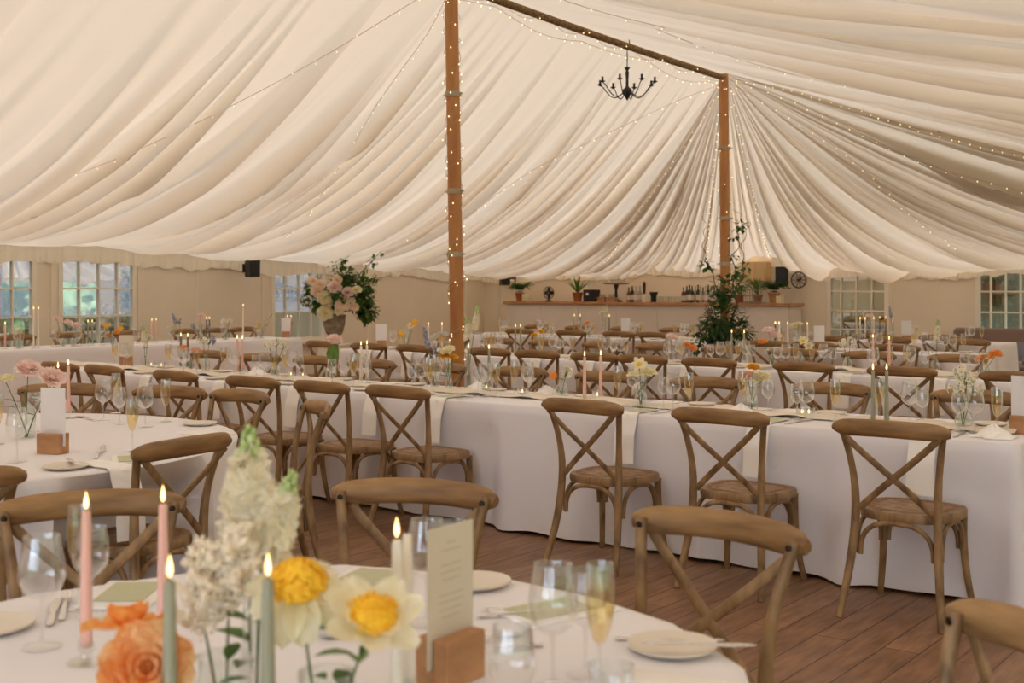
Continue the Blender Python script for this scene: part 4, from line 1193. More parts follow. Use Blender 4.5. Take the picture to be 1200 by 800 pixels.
vased(751, 477, 'bottle', WA, [('daffodil', 749, 427, 1), ('rose_cream', 760, 437, 0), ('rose_cream', 745, 440, 0)])
vased(658, 462, 'bulb', WA, [('tulip', 650, 444, 0), ('cluster', 664, 436, 1)])
vased(526, 458, 'fluted', WA, [('rose_yellow', 520, 417, 1), ('rose_yellow', 531, 419, 1), ('rose_cream', 525, 411, 1)])
vased(510, 454, 'bottle', WA, [('delphinium', 502, 408, 1), ('cluster_lilac', 512, 412, 0)])
vased(548, 448, 'tall', WA, [('stock', 548, 398, 0), ('stock', 556, 386, 0)])
vased(387, 446, 'bottle', WA, [('peony_pink', 392, 399, 0)])
vased(323, 440, 'bulb', WA, [('cluster', 315, 404, 0), ('cluster', 325, 402, 0), ('cluster', 332, 406, 0)])
vased(222, 433, 'bulb', WA, [('peony_orange', 215, 409, 0), ('peony_orange', 230, 412, 0)])
vased(241, 430, 'bottle', WA, [('cluster', 238, 400, 0), ('cluster_lilac', 246, 398, 0)])
vased(170, 430, 'bottle', WA, [('stock', 169, 402, 2), ('cluster', 173, 396, 1)])
vased(476, 424, 'tall', WB, [('daffodil_yellow', 470, 391, 0), ('daffodil', 482, 382, 0), ('daffodil_yellow', 486, 378, 0)])
vased(632, 412, 'bottle', WB, [('rose_yellow', 626, 393, 1), ('rose_yellow', 634, 389, 0)])
vased(808, 424, 'bulb', WB, [('peony_orange', 804, 404, 1), ('peony_orange', 812, 408, 0)])
vased(787, 420, 'bottle', WB, [('peony_pink', 787, 396, 0)])
vased(906, 426, 'bottle', WB, [('peony_pink', 901, 388, 1), ('peony_pink', 908, 394, 1), ('peony_orange', 894, 401, 0)])
vased(938, 428, 'bottle', WB, [('daffodil', 941, 399, 1), ('daffodil', 948, 405, 0)])
vased(993, 430, 'bulb', WB, [('cluster', 988, 402, 0), ('cluster', 997, 400, 0)])
vased(1096, 437, 'bottle', WB, [('stock', 1098, 398, 2)])
vased(1153, 438, 'bulb', WB, [('peony_orange', 1149, 421, 1), ('peony_orange', 1160, 417, 0), ('peony_orange', 1168, 415, 0)])
vased(690, 398, 'bulb', WC, [('peony_orange', 688, 379, 1)])
vased(708, 399, 'tall', WC, [('stock', 710, 370, 2), ('rose_cream', 706, 367, 1)])
vased(646, 396, 'bulb', WC, [('cluster', 646, 383, 0)])
vased(933, 402, 'bottle', WC2, [('rose_cream', 930, 382, 2), ('rose_cream', 936, 380, 0)])
vased(1019, 392, 'bulb', WD, [('peony_pink', 1019, 371, 0), ('rose_yellow', 1012, 374, 0)])
vased(1036, 392, 'bulb', WD, [('rose_yellow', 1036, 377, 1)])
vased(1046, 393, 'tall', WD, [('delphinium', 1044, 372, 0)])
def vased_L(px, kind, blooms, dx=.36):
    p = at_x(px, 400, LX1-dx); q = proj((p.x, p.y, ZTAB)); vased(q[0], q[1], kind, WL, blooms)
vased_L(74, 'bulb', [('peony_pink', 67, 375, 1), ('peony_pink', 80, 379, 1)])
vased_L(86, 'bottle', [('peony_pink', 90, 382, 1)])
vased_L(132, 'bulb', [('peony_orange', 127, 394, 0), ('peony_orange', 136, 390, 0), ('daffodil_yellow', 125, 382, 1), ('daffodil_yellow', 141, 385, 0)])
vased_L(211, 'bottle', [('cluster_lilac', 210, 376, 0), ('delphinium', 206, 380, 1)])
vased_L(236, 'bottle', [('peony_pink', 235, 371, 0), ('cluster_lilac', 228, 382, 1), ('cluster_lilac', 242, 384, 0)])
vased_L(265, 'bottle', [('cluster', 262, 377, 1), ('cluster', 269, 376, 1)])
vased_L(306, 'bottle', [('daffodil_yellow', 302, 381, 0), ('cluster', 312, 374, 1), ('cluster', 318, 369, 1)])
vased_L(22, 'bottle', [('cluster', 20, 388, 1)])
# big green leaf beside the pink peony
p = at_z(387, 446, ZTAB); mb = MB(); leaf_mesh(mb, Vector((0, 0, 0)), Vector((-.35, .1, -1)), .17, .055); lf = mkobj('leaf', mb.mesh('leaf', M_LEAF)); lf.location = at_d(392, 402, proj(p)[2]); tag(lf, 'broad green leaf hanging under the pink peony on middle table', 'leaf')
mb = MB(); leaf_mesh(mb, Vector((0, 0, 0)), Vector((.2, .1, -1)), .15, .05); lf.data = mb.mesh('leaf', M_LEAF) if False else lf.data

# menu stands on the rows
def menu_at(px, py, where, cardm=M_CARDW, rz=None, lab=None, lines=False):
    p = snap(at_z(px, py, ZTAB), where); o = use('menu%s%d' % (cardm.name, lines), make_menu(True, cardm, lines), (p.x, p.y, ZTAB), YAW+.2 if rz is None else rz)
    if lab: tag(o, lab, 'menu stand', 'menu cards in wooden blocks')
    else: reg(o, 'menu card in wooden block', 'on '+where, 'menu stand', 'menu cards in wooden blocks')
ROWS['left wall table'] = None
menu_at(1200, 508, WA, rz=YAW-.9, lab='white menu card in wooden block cut by the right picture edge')
menu_at(148, 424, WA, M_CARD)
menu_at(447, 407, WB, M_CARDW); menu_at(960, 412, WC2); menu_at(733, 396, WC); menu_at(1062, 404, WD, rz=YAW); q_ = proj(at_x(335, 400, LX1-.3)); p_ = at_x(335, 400, LX1-.3); qq = proj((p_.x, p_.y, ZTAB)); menu_at(qq[0], qq[1], WL)

# crumpled napkins
for px, py, wh in ((868, 485, WA), (1165, 512, WA), (640, 455, WA), (300, 438, WA), (560, 448, WA)):
    p = snap(at_z(px, py, ZTAB+.004), wh); o = use('heap', make_heap, (p.x, p.y, ZTAB), rs.uniform(0, 6)); reg(o, 'crumpled cream napkin heap', 'on '+wh, 'napkin', 'crumpled napkins')

# ------------------------------------------------------------------ left round table things
def put(key, mk, px, py, label, cat, group=None, rz=0, z=ZTAB):
    p = at_z(px, py, z); o = use(key, mk, (p.x, p.y, z), rz); tag(o, label, cat, group); return o
gw = 'glasses on the left round table'
put('menuW', make_menu(True, M_CARDW), 62, 531, 'blank white card in wooden block on left round table', 'menu stand', 'menu cards in wooden blocks', YAW-.35)
put('candlepink', make_candle(M_WAXP), 80, 490, 'pink candle just right of the white card on left round table', 'candle', 'taper candles')
p = at_z(68, 432, ZTAB+.28); o = use('candlepink', None, (p.x, p.y, ZTAB)); tag(o, 'pink candle half hidden behind the white card on left round table', 'candle', 'taper candles')
put('goblet', make_goblet, 20, 541, 'wine glass left of the white card at the left picture edge', 'wine glass', gw)
put('flute', make_flute, -3, 520, 'champagne flute cut by the left picture edge', 'champagne flute', gw)
put('goblet', make_goblet, 121, 492, 'wine glass right of the pink candle on left round table', 'wine glass', gw)
put('goblet_s', make_small_goblet, 140, 497, 'small wine glass beside the champagne flute, left round table', 'wine glass', gw)
put('goblet', make_goblet, 170, 500, 'wine glass behind the front champagne flute, left round table', 'wine glass', gw)
put('flute', make_flute, 155, 528, 'front champagne flute in the middle of left round table', 'champagne flute', gw)
put('flute', make_flute, 194, 494, 'champagne flute near the plates of left round table', 'champagne flute', gw)
put('flute', make_flute, 136, 484, 'champagne flute behind the wine glass at far side, left round table', 'champagne flute', gw)
put('goblet_s', make_small_goblet, 40, 505, 'small wine glass behind the white card, left round table', 'wine glass', gw)
put('plate', make_plate, 77, 549, 'side plate with knife at near edge of left round table', 'plate', 'side plates on left round table')
put('knife', make_knife, 92, 546, 'knife resting on the side plate of left round table', 'knife', 'cutlery on left round table', 1.2, ZTAB+.017)
put('plate', make_plate, 234, 498, 'side plate at far right edge of left round table, behind napkin', 'plate', 'side plates on left round table')
put('plate', make_plate, 238, 516, 'side plate under the folded napkin at right of left round table', 'plate', 'side plates on left round table')
put('napkin_flat', make_napkin_flat, 243, 508, 'folded napkin at far right of left round table', 'napkin', 'napkins on left round table', 1.5, ZTAB+.017)
put('napkin_flat', make_napkin_flat, 155, 538, 'folded napkin with sage card near front of left round table', 'napkin', 'napkins on left round table', 1.0)
put('sage', make_place_card, 155, 537, 'sage card on the napkin near front of left round table', 'menu card', None, 1.0, ZTAB+.0075)
put('fork', make_fork, 112, 538, 'fork beside the block on left round table', 'fork', 'cutlery on left round table', .9)
put('knife', make_knife, 122, 530, 'knife beside the fork on left round table', 'knife', 'cutlery on left round table', 1.0)
put('spoon', make_spoon, 108, 492, 'spoon at far side of left round table', 'spoon', 'cutlery on left round table', 1.4)
# napkin draping from the left round table
a = math.radians(2); p = Vector((CL.x+RLR*math.cos(a), CL.y+RLR*math.sin(a))); o = use('napkin_drape', make_napkin_drape, (p.x, p.y, ZTAB), a+PI/2); tag(o, 'napkin hanging over right edge of left round table beside the chair', 'napkin', 'napkins on left round table')
vased(30, 512, 'jar', 'x', [], vlabel='clear jar with pink peonies on left round table')
pz = proj(at_z(30, 512, ZTAB))[2]; pb = at_z(30, 512, ZTAB+.01)
flower('peony_pink', pb, at_d(33, 434, pz), Vector((.6, -.2, 1)), 'pink peony left of two above the white card', leaves=2, group='peonies at left')
flower('peony_pink', pb+Vector((.01, 0, 0)), at_d(60, 444, pz), Vector((.9, -.1, .9)), 'pink peony right of two above the white card', leaves=2, group='peonies at left')
flower('rose_cream', pb+Vector((0, .01, 0)), at_d(6, 446, pz), Vector((0, -.2, 1)), 'cream flower at the left picture edge above left round table', leaves=2)
for lp in REG[-1:]: pass

# ------------------------------------------------------------------ foreground table things
gf = 'glasses on the foreground table'
put('goblet', make_goblet, 49, 758, 'large wine glass at lower left, left of first pink candle', 'wine glass', gf)
put('goblet_s', make_small_goblet, 108, 722, 'wine glass directly behind the first pink candle', 'wine glass', gf)
put('flute', make_flute, 93, 712, 'champagne flute behind the left pink candle', 'champagne flute', gf)
put('goblet', make_goblet, 500, 730, 'large wine glass behind the white candle in the foreground', 'wine glass', gf)
put('goblet_s', make_small_goblet, 531, 712, 'smaller wine glass half hidden behind the printed menu card', 'wine glass', gf)
put('goblet', make_goblet, 648, 806, 'largest near wine glass right of the printed menu card', 'wine glass', gf)
put('goblet_s', make_small_goblet, 686, 790, 'small wine glass behind the filled champagne flute', 'wine glass', gf)
put('flute', make_flute, 703, 812, 'filled champagne flute right of the largest near wine glass', 'champagne flute', gf)
put('tumbler', make_tumbler, 716, 848, 'tumbler with amber drink at the bottom edge of the picture', 'tumbler', gf)
put('goblet_s', make_small_goblet, 600, 880, 'wine glass standing nearest, cut by bottom edge, right of the block', 'wine glass', gf)
def cand(px, py_base, wax, label, h=.25):
    p = at_z(px, py_base, ZTAB); o = use('candle%s%.2f' % (wax.name, h), make_candle(wax, h), (p.x, p.y, ZTAB)); tag(o, label, 'candle', 'taper candles on foreground table')
cand(101, 776, M_WAXP, 'leftmost near pink candle with a tall flame')
cand(191, 762, M_WAXP, 'near pink candle behind the orange poppy')
cand(199, 912, M_WAXG, 'near sage candle in front of the orange rose')
cand(314, 908, M_WAXG, 'near sage candle in front of the yellow-centred flower')
cand(465, 832, M_WAXW, 'lit near white candle beside the twin wine glasses')
p = at_z(477, 820, ZTAB); o = make_candle(M_WAXW, .25, .03, False)(); o.location = (p.x, p.y, ZTAB); tag(o, 'unlit white candle just behind the lit near one', 'candle', 'taper candles on foreground table')
p = at_z(528, 797, ZTAB); o = use('menuP', make_menu(True, M_CARD, True), (p.x, p.y, ZTAB), YAW+.95); tag(o, 'printed cream menu card in oak block on the foreground table', 'menu stand', 'menu cards in wooden blocks')
put('napkin_flat', make_napkin_flat, 150, 698, 'folded napkin with sage card behind the orange poppy', 'napkin', 'napkins on foreground table', -.9+PI/2)
put('sage', make_place_card, 151, 693, 'sage card on napkin behind the orange poppy', 'menu card', 'sage cards on foreground table', -.9+PI/2, ZTAB+.0075)
put('plate', make_plate, 440, 682, 'side plate under sage card behind the yellow-centred flower', 'plate', 'side plates on foreground table')
put('napkin_flat', make_napkin_flat, 425, 682, 'folded napkin with sage card behind the yellow-centred flowers', 'napkin', 'napkins on foreground table', .3, ZTAB+.016)
put('sage', make_place_card, 428, 677, 'sage card on napkin behind the yellow-centred flowers', 'menu card', 'sage cards on foreground table', .3, ZTAB+.024)
put('plate', make_plate, 556, 686, 'side plate half hidden behind the printed menu card', 'plate', 'side plates on foreground table')
put('napkin_flat', make_napkin_flat, 650, 716, 'folded napkin seen through the near wine glass', 'napkin', 'napkins on foreground table', -.3)
put('sage', make_place_card, 645, 713, 'sage card seen through the near wine glass', 'menu card', 'sage cards on foreground table', -.3, ZTAB+.0075)
put('plate', make_plate, 788, 762, 'side plate with butter knife near lower right corner', 'plate', 'side plates on foreground table')
put('knife', make_knife, 752, 756, 'knife resting on the near side plate', 'knife', 'cutlery on foreground table', -1.0, ZTAB+.019)
put('knife', make_knife, 720, 750, 'knife lying beyond the near side plate', 'knife', 'cutlery on foreground table', -1.0)
put('fork', make_fork, 612, 745, 'fork lying right of the printed menu card', 'fork', 'cutlery on foreground table', 2.7)
put('fork', make_fork, 636, 757, 'second fork lying beside the first, right of the menu card', 'fork', 'cutlery on foreground table', 2.6)
put('knife', make_knife, 568, 716, 'knife lying behind the printed menu card', 'knife', 'cutlery on foreground table', -.75)
put('spoon', make_spoon, 560, 724, 'spoon lying beside the knife behind the menu card', 'spoon', 'cutlery on foreground table', -.8)
put('fork', make_fork, 72, 728, 'fork lying left of the leftmost pink candle', 'fork', 'cutlery on foreground table', .95)
put('knife', make_knife, 58, 735, 'knife lying left of the fork at lower left', 'knife', 'cutlery on foreground table', .95)
put('plate', make_plate, -12, 738, 'side plate cut by the left picture edge, foreground table', 'plate', 'side plates on foreground table')
put('napkin_flat', make_napkin_flat, 800, 812, 'napkin under cutlery at the bottom edge, lower right', 'napkin', 'napkins on foreground table', -1.35)
put('knife', make_knife, 800, 806, 'knife on the napkin at the bottom edge', 'knife', 'cutlery on foreground table', -1.3, ZTAB+.007)
put('heap', make_heap, 330, 716, 'crumpled napkin heap behind the glass vases', 'napkin', 'napkins on foreground table')
for px, py, l in ((391, 745, 'lit tealight right of the yellow-centred flowers'), ):
    put('tealight', make_tealight, px, py, l, 'tealight')
# foreground flowers
def ff(kind, vpx, vpy, bx_, by_, label, face=None, leaves=0, dZ=0, scale=1, cat='flower', ll=.05):
    b = at_z(vpx, vpy, ZTAB); Z = proj(b)[2]; return flower(kind, (b.x, b.y, ZTAB+.012), at_d(bx_, by_, Z+dZ), face, label, leaves=leaves, scale=scale, cat=cat, leafL=ll)
def fv(kind, px, py, label):
    p = at_z(px, py, ZTAB); o = use('vase_'+kind, make_vase(kind), (p.x, p.y, ZTAB)); tag(o, label, 'vase', 'vases on foreground table')
tc = lambda px, py, up: Vector((-at_z(px, py, 1).x, -at_z(px, py, 1).y, 0)).normalized()+Vector((0, 0, up))
fv('tall', 296, 858, 'tall clear vase holding the white stock flowers')
ff('big_stock', 294, 858, 292, 655, 'tall upright white stock flower with green buds, foreground', Vector((-.02, .02, 1)), 3, ll=.07)
ff('big_stock', 300, 858, 305, 672, 'shorter white stock flower leaning right, foreground', Vector((.30, .16, 1)), 0, dZ=-.03, scale=.80)
fv('jar', 262, 880, 'clear jar holding the blush astilbe plumes')
ff('plume', 262, 880, 240, 738, 'left blush astilbe plume behind the sage candle', Vector((-.03, .0, 1)), 2)
ff('plume', 264, 880, 268, 716, 'right blush astilbe plume beside the stock flower', Vector((.12, .1, 1)), 1)
fv('bottle', 172, 885, 'bottle vase holding the orange poppy and rose')
ff('poppy', 172, 885, 150, 735, 'orange poppy seen from the side', Vector((-.1, .05, 1)), 1, scale=1.05)
ff('big_rose', 174, 885, 172, 782, 'large peach rose facing the camera at lower left', tc(172, 782, .35), 3, scale=.95, dZ=-.06, ll=.06)
fv('jar', 382, 905, 'clear jar holding the two yellow-centred flowers')
ff('big_droop', 376, 905, 350, 692, 'left of two cream flowers with bushy yellow centres, petals drooping', tc(350, 692, 1.5), 2, scale=1.0, dZ=.05)
ff('big_daffodil', 386, 905, 436, 728, 'right of two cream flowers with bushy yellow centres', tc(436, 728, 1.5)+Vector((.2, .2, 0)), 4, dZ=-.02, ll=.06)

# ------------------------------------------------------------------ bar along the end wall
YBF = 18.05
bx0, bx1 = at_y(590, 356, YBF).x, at_y(926, 356, YBF).x
ztop = at_y(760, 354, YBF).z
t = empty('bar_counter', ((bx0+bx1)/2, YBF+.3, 0)); tag(t, 'long pale bar counter with a wooden top along the end wall', 'bar')
hx = (bx1-bx0)/2
part('counter_top', MB().box(-hx, hx, -.32, .25, ztop-.055, ztop, .006), M_OAK, t, False)
cf = MB().box(-hx+.05, hx-.05, -.27, .25, 0, ztop-.0555)
part('counter_front', cf, M_WALL2, t, False)
for i in range(1, 7):
    x = -hx+2*hx*i/7; part('panel_strip', MB().box(x-.02, x+.02, -.285, -.269, 0.02, ztop-.08), M_WALL2, t, False)
def bar_pt(px, dy=.1): p = at_y(px, 350, YBF+dy); return Vector((p.x, p.y, ztop))
SB = F/19.6
def bottle_mk(colm, h, r, cap):
    def mk():
        t = empty('bottle')
        lathe_obj('glass_body', [(.001, 0), (r, 0), (r, h*.55), (r*.8, h*.66), (r*.36, h*.74), (r*.34, h*.95), (.001, h*.952)], colm, t, 12)
        lathe_obj('cap', [(.001, h*.94), (r*.4, h*.94), (r*.4, h), (.001, h)], cap, t, 10)
        lathe_obj('bottle_label', [(r*1.02, h*.15), (r*1.02, h*.45)], M_CARD, t, 12)
        return t
    return mk
MG1 = mat('green_bottle', srgb(40, 52, 36), .15); MG2 = mat('amber_bottle', srgb(110, 64, 34), .15); MG3 = mat('clear_bottle', srgb(176, 170, 160), .15)
bs = [('bg', MG1, .30, .037, M_BLACK), ('ba', MG2, .26, .038, M_BLACK), ('bc', MG3, .28, .036, M_STRAP), ('bd', M_BLACK, .29, .036, M_STRAP)]
rb = random.Random(4)
for i, px in enumerate([801, 805, 808, 811, 815, 818, 821, 824, 827, 830, 833, 837, 840, 844, 848, 737, 741, 745, 750]):
    b_ = bs[rb.randrange(4)]; o = use(b_[0], bottle_mk(*b_[1:]), bar_pt(px, rb.uniform(.0, .35)), 0); reg(o, {'bg': 'dark green bottle', 'ba': 'amber bottle', 'bc': 'clear bottle', 'bd': 'black bottle'}[b_[0]], 'on the bar', 'bottle', 'bottles on the bar')
for px in (756, 758.5):
    pass
def shaker():
    t = empty('beer_tap'); lathe_obj('tap_base', [(.001, 0), (.045, 0), (.045, .12), (.03, .14), (.001, .14)], M_WAXW, t, 14); lathe_obj('tap_handle', [(.001, .14), (.018, .14), (.026, .22), (.028, .32), (.012, .36), (.001, .362)], M_BLACK, t, 12); return t
tag(use('tap', shaker, bar_pt(755), 0), 'white bar tap with tall black handle', 'tap')
tag(lathe_obj('canister', [(.001, 0), (.05, 0), (.055, .02), (.05, .1), (.075, .16), (.075, .18), (.001, .18)], M_BLACK, None, 16), 'black canister on the bar right of the tap', 'canister'); bpy.data.objects['canister'].location = bar_pt(766)
for px in (748, 750.5):
    pass
def tumb(): 
    return lathe_obj('bar_glass', [(.001, .002), (.030, .002), (.036, .10), (.0365, .10), (.031, 0), (.001, 0)], M_VGLASS, None, 12)
for px in (772, 775, 778.5, 782, 785, 789, 793, 797): reg(use('barglass', tumb, bar_pt(px, rb.uniform(.1, .3)), 0), 'small empty glass', 'on the bar', 'glass', 'glasses on the bar')
# round stand with two candles
t = empty('round_stand', bar_pt(722, .2)); tag(t, 'pale round pedestal stand on the bar', 'stand')
hs = (at_y(722, 331, YBF+.2).z-ztop)
part('stand_top', MB().lathe([(.001, hs-.035), (.20, hs-.03), (.25, hs-.01), (.25, hs), (.001, hs)], 28), M_STONE, t)
part('stand_foot', MB().lathe([(.12, 0), (.12, .02), (.03, .05), (.022, hs*.6), (.05, hs-.03)], 20), M_IRON, t)
for px in (714, 734):
    q = at_y(px, 331, YBF+.2); o = lathe_obj('pillar_candle', [(.001, 0), (.016, 0), (.016, .17), (.001, .171)], M_WAXW, None, 12); o.location = (q.x, q.y, ztop+hs); reg(o, 'ivory pillar candle', 'on round stand at the bar', 'candle', 'candles on the round stand')
# machine and jars
q = bar_pt(693, .15); t = empty('coffee_machine', q); tag(t, 'black coffee machine on the bar behind the potted plant', 'machine')
part('body', MB().box(-.12, .12, -.1, .12, 0, .22, .01), M_BLACK, t, False); part('bean_hopper', MB().lathe([(.05, .22), (.07, .40), (.001, .40)], 14), M_VGLASS, t); part('spout', MB().box(-.03, .03, -.14, -.1, .12, .16), M_SILVER, t, False)
for i, px in enumerate((706, 717)):
    q = bar_pt(px, .05); t = empty('wooden_crate', q); cr = MB()
    for z in (0, .045): cr.box(-.075, .075, -.06, -.05, z, z+.038).box(-.075, .075, .05, .06, z, z+.038).box(-.075, -.065, -.05, .05, z, z+.038).box(.065, .075, -.05, .05, z, z+.038)
    part('slats', cr, M_OAK, t, False); part('crate_bottom', MB().box(-.07, .07, -.055, .055, 0, .008), M_OAK, t, False); reg(t, 'small wooden crate', 'on the bar', 'crate', 'crates on the bar', q)
    for dx in (-.035, .035):
        o = use('jar_bar', lambda: lathe_obj('jar', [(.001, 0), (.026, 0), (.026, .10), (.02, .115), (.02, .13), (.001, .13)], MG3, None, 12), q+Vector((dx, 0, .009)), 0); reg(o, 'glass jar', 'in crate on the bar', 'jar', 'jars in the crates')
# desk fan
q = bar_pt(643, .15); t = empty('desk_fan', q); tag(t, 'round dark desk fan on the left part of the bar', 'fan')
part('fan_base', MB().lathe([(.001, 0), (.07, 0), (.06, .02), (.015, .03), (.012, .10)], 16), M_IRON, t)
cg = MB()
for k in range(20):
    a = 2*PI*k/20; cg.tube([(0, -.055, .16), (math.cos(a)*.07, -.05, .16+math.sin(a)*.07), (math.cos(a)*.115, -.02, .16+math.sin(a)*.115), (math.cos(a)*.115, .02, .16+math.sin(a)*.115), (0, .06, .16)], .003, 4)
cg.tube([(math.cos(a)*.117, 0, .16+math.sin(a)*.117) for a in [2*PI*k/24 for k in range(25)]], .006, 5); part('cage', cg, M_IRON, t)
bl = MB()
for k in range(4):
    a = PI/2*k; bl.strap([(math.cos(a)*.02, 0, .16+math.sin(a)*.02), (math.cos(a)*.10, .01, .16+math.sin(a)*.10)], .06, .003, (0, 1, 0))
part('blades', bl, M_BLACK, t)
# foliage helper
def foliage(mb, c, rx, ry, rz_, n, L, W, rnd, droop=.4, shell=.35):
    for _ in range(n):
        d = Vector((rnd.gauss(0, 1), rnd.gauss(0, 1), rnd.gauss(0, 1))).normalized(); q = shell+(1-shell)*rnd.random()
        p = Vector((c[0]+d.x*rx*q, c[1]+d.y*ry*q, c[2]+d.z*rz_*q))
        leaf_mesh(mb, p, (d+Vector((0, 0, rnd.uniform(-droop, .3)))), L*rnd.uniform(.7, 1.3), W*rnd.uniform(.7, 1.2))
def pot(root, r=.09, h=.15, m=M_TERRA):
    part('pot', MB().lathe([(.001, 0), (r*.7, 0), (r*.92, h*.82), (r, h*.82), (r, h), (r*.88, h), (r*.86, h*.85), (.001, h*.84)], 18), m, root)
def potted(name, q, label, kind, h=.35, m=M_LEAF, pr=.085, ph=.14, n=60, cat='plant', pm=M_TERRA, seed=1):
    t = empty(name, q); tag(t, label, cat); pot(t, pr, ph, pm); rnd = random.Random(seed); mb = MB()
    if kind == 'blade':
        for i in range(16):
            a = rnd.uniform(0, 2*PI); sp = rnd.uniform(.15, .9); leaf_mesh(mb, Vector((0, 0, ph*.85)), Vector((math.cos(a)*sp, math.sin(a)*sp, 1)), h*rnd.uniform(.7, 1.1), .024, bend=.25)
    elif kind == 'fern':
        for i in range(34):
            a = rnd.uniform(0, 2*PI); L = h*rnd.uniform(.7, 1.2); pr_ = None
            for k_ in range(9):
                s_ = k_/8; p = Vector((math.cos(a)*L*s_*.62, math.sin(a)*L*s_*.62, ph*.9+L*(1.25*s_-1.15*s_*s_*rnd.uniform(.8, 1.0))+.05))
                for sg in (-1, 1): leaf_mesh(mb, p, Vector((-math.sin(a)*sg+math.cos(a)*.5, math.cos(a)*sg+math.sin(a)*.5, -.1)), .075*(1-.4*s_), .014)
    else:
        foliage(mb, (0, 0, ph+h*.5), h*.55, h*.55, h*.5, n, .07, .022, rnd)
    part('leaves', mb, m, t); 
    if kind == 'bushy': part('trunk', MB().tube([(0, 0, ph*.8), (0, 0, ph+h*.6)], .008, 6), M_TWIG, t)
    return t
potted('potted_fern', bar_pt(609, .15), 'bushy green fern in pot at the left end of the bar', 'fern', .36, M_LEAF, seed=2, ph=.16)
potted('potted_plant', bar_pt(677, .1), 'plant with long pointed leaves in terracotta pot on the bar', 'blade', .36, M_LEAF, .095, .17, seed=3)
o = mkobj('cream_box', MB().box(-.07, .07, -.05, .05, 0, .14, .004).mesh('cream_box', M_CREAM, False)); o.location = bar_pt(617, .02); tag(o, 'cream box beside the fern pot on the bar', 'box')
potted('potted_plant', bar_pt(866, .15), 'bushy plant right of the farther pole on the bar', 'bushy', .34, M_LEAF, n=120, seed=4)
potted('potted_plant', bar_pt(888, .2), 'upright leafy plant behind the rack at right of the bar', 'blade', .34, M_LEAFP, seed=6)
potted('potted_fern', bar_pt(907, .15), 'dark trailing fern at the right end of the bar', 'fern', .34, M_LEAFD, .10, .17, pm=M_OAK, seed=5)
o = mkobj('cream_box', MB().box(-.05, .05, -.05, .05, 0, .12, .004).mesh('cream_box', M_CREAM, False)); o.location = bar_pt(914, .02); tag(o, 'small cream box at the right end of the bar', 'box')
# glass rack
q = bar_pt(884, .05); t = empty('bottle_rack', q); tag(t, 'grey wire rack between the plants at right of the bar', 'rack'); mb = MB()
for k in range(9): mb.tube([(-.16+.04*k, -.08, 0), (-.16+.04*k, -.08, .22), (-.16+.04*k, .06, .22)], .006, 5)
for z in (.02, .12, .22): mb.tube([(-.17, -.08, z), (.17, -.08, z)], .006, 5)
part('wires', mb, M_STONE, t); part('rack_base', MB().box(-.17, .17, -.09, .07, 0, .012), M_STONE, t, False)
# pale board above the bar at right
q0 = at_y(872, 329, YE-.1); q1 = at_y(901, 310, YE-.1)
o = mkobj('wooden_cabinet', MB().box(q0.x, q1.x, YE-.2, YE-.005, q0.z, q1.z+.05, .004).mesh('wooden_cabinet', mat('pale_ply', srgb(224, 190, 138), .6, 'wood', c2=srgb(206, 170, 118)), False)); tag(o, 'pale plywood cabinet on the wall right of farther pole', 'cabinet')
# speakers
def speaker(q, rz, label, s_=1):
    t = empty('loudspeaker', q, rz); t.scale = (s_,)*3; tag(t, label, 'loudspeaker', 'wall loudspeakers')
    mb = MB().loops([[(-.11*a, -.12, z), (.11*a, -.12, z), (.09*a, .10, z), (-.09*a, .10, z)] for z, a in ((-.17, .82), (-.15, .95), (.15, 1.0), (.17, .9))])
    part('cabinet', mb, M_BLACK, t, False); part('grille', MB().box(-.09, .09, -.128, -.1205, -.13, .14, .004), M_IRON, t, False)
    part('bracket', MB().box(-.02, .02, .09, .26, -.02, .02).box(-.05, .05, .25, .262, -.08, .08), M_IRON, t, False)
q = at_x(295, 314, XL+.42); speaker(q, PI/2-.2, 'black loudspeaker on the left wall under the liner edge', .85)
q = at_y(917, 324, YE-.35); speaker(q, .3, 'black loudspeaker above the right end of the bar', .95)
q = at_y(592, 326, YE-.35); speaker(q, -.6, 'black loudspeaker above the fern at left end of the bar', .8)
t = empty('wall_fan', at_y(936, 328, YE-.1)); tag(t, 'small dark wall fan beside the right loudspeaker', 'fan'); mb = MB()
mb.tube([(math.cos(a)*.13, 0, math.sin(a)*.13) for a in [2*PI*k/20 for k in range(21)]], .01, 5)
for k in range(10): a = 2*PI*k/10; mb.tube([(0, -.03, 0), (math.cos(a)*.13, 0, math.sin(a)*.13)], .004, 4)
part('cage', mb, M_IRON, t); part('wall_arm', MB().tube([(0, 0, 0), (0, .05, .0), (0, .1, .04)], .014, 6), M_IRON, t)

# shelf and two pots added beyond the far right pane for its reflected view
ys = 20.6
s0, s1 = at_y(1146, 342, ys), at_y(1185, 342, ys)
t = empty('wall_shelf', (s0.x, ys, s0.z)); tag(t, 'wooden shelf beyond the far right window, standing in for a reflection', 'shelf')
part('shelf_board', MB().box(0, s1.x-s0.x, -.15, .395, -.04, 0, .004), M_OAK, t, False)
for dx in (.15, s1.x-s0.x-.2): part('bracket', MB().box(dx, dx+.03, .1, .395, -.22, -.04), M_OAK, t, False)
for px, kd, lb, sdd in ((1156, 'blade', 'left potted plant on the shelf standing in for the right window reflection', 4), (1168, 'bushy', 'right potted plant on the shelf standing in for the right window reflection', 8)):
    q = at_y(px, 342, ys); potted('potted_plant', Vector((q.x, q.y, s0.z)), lb, kd, .18, M_LEAFD, .07, .14, seed=sdd)

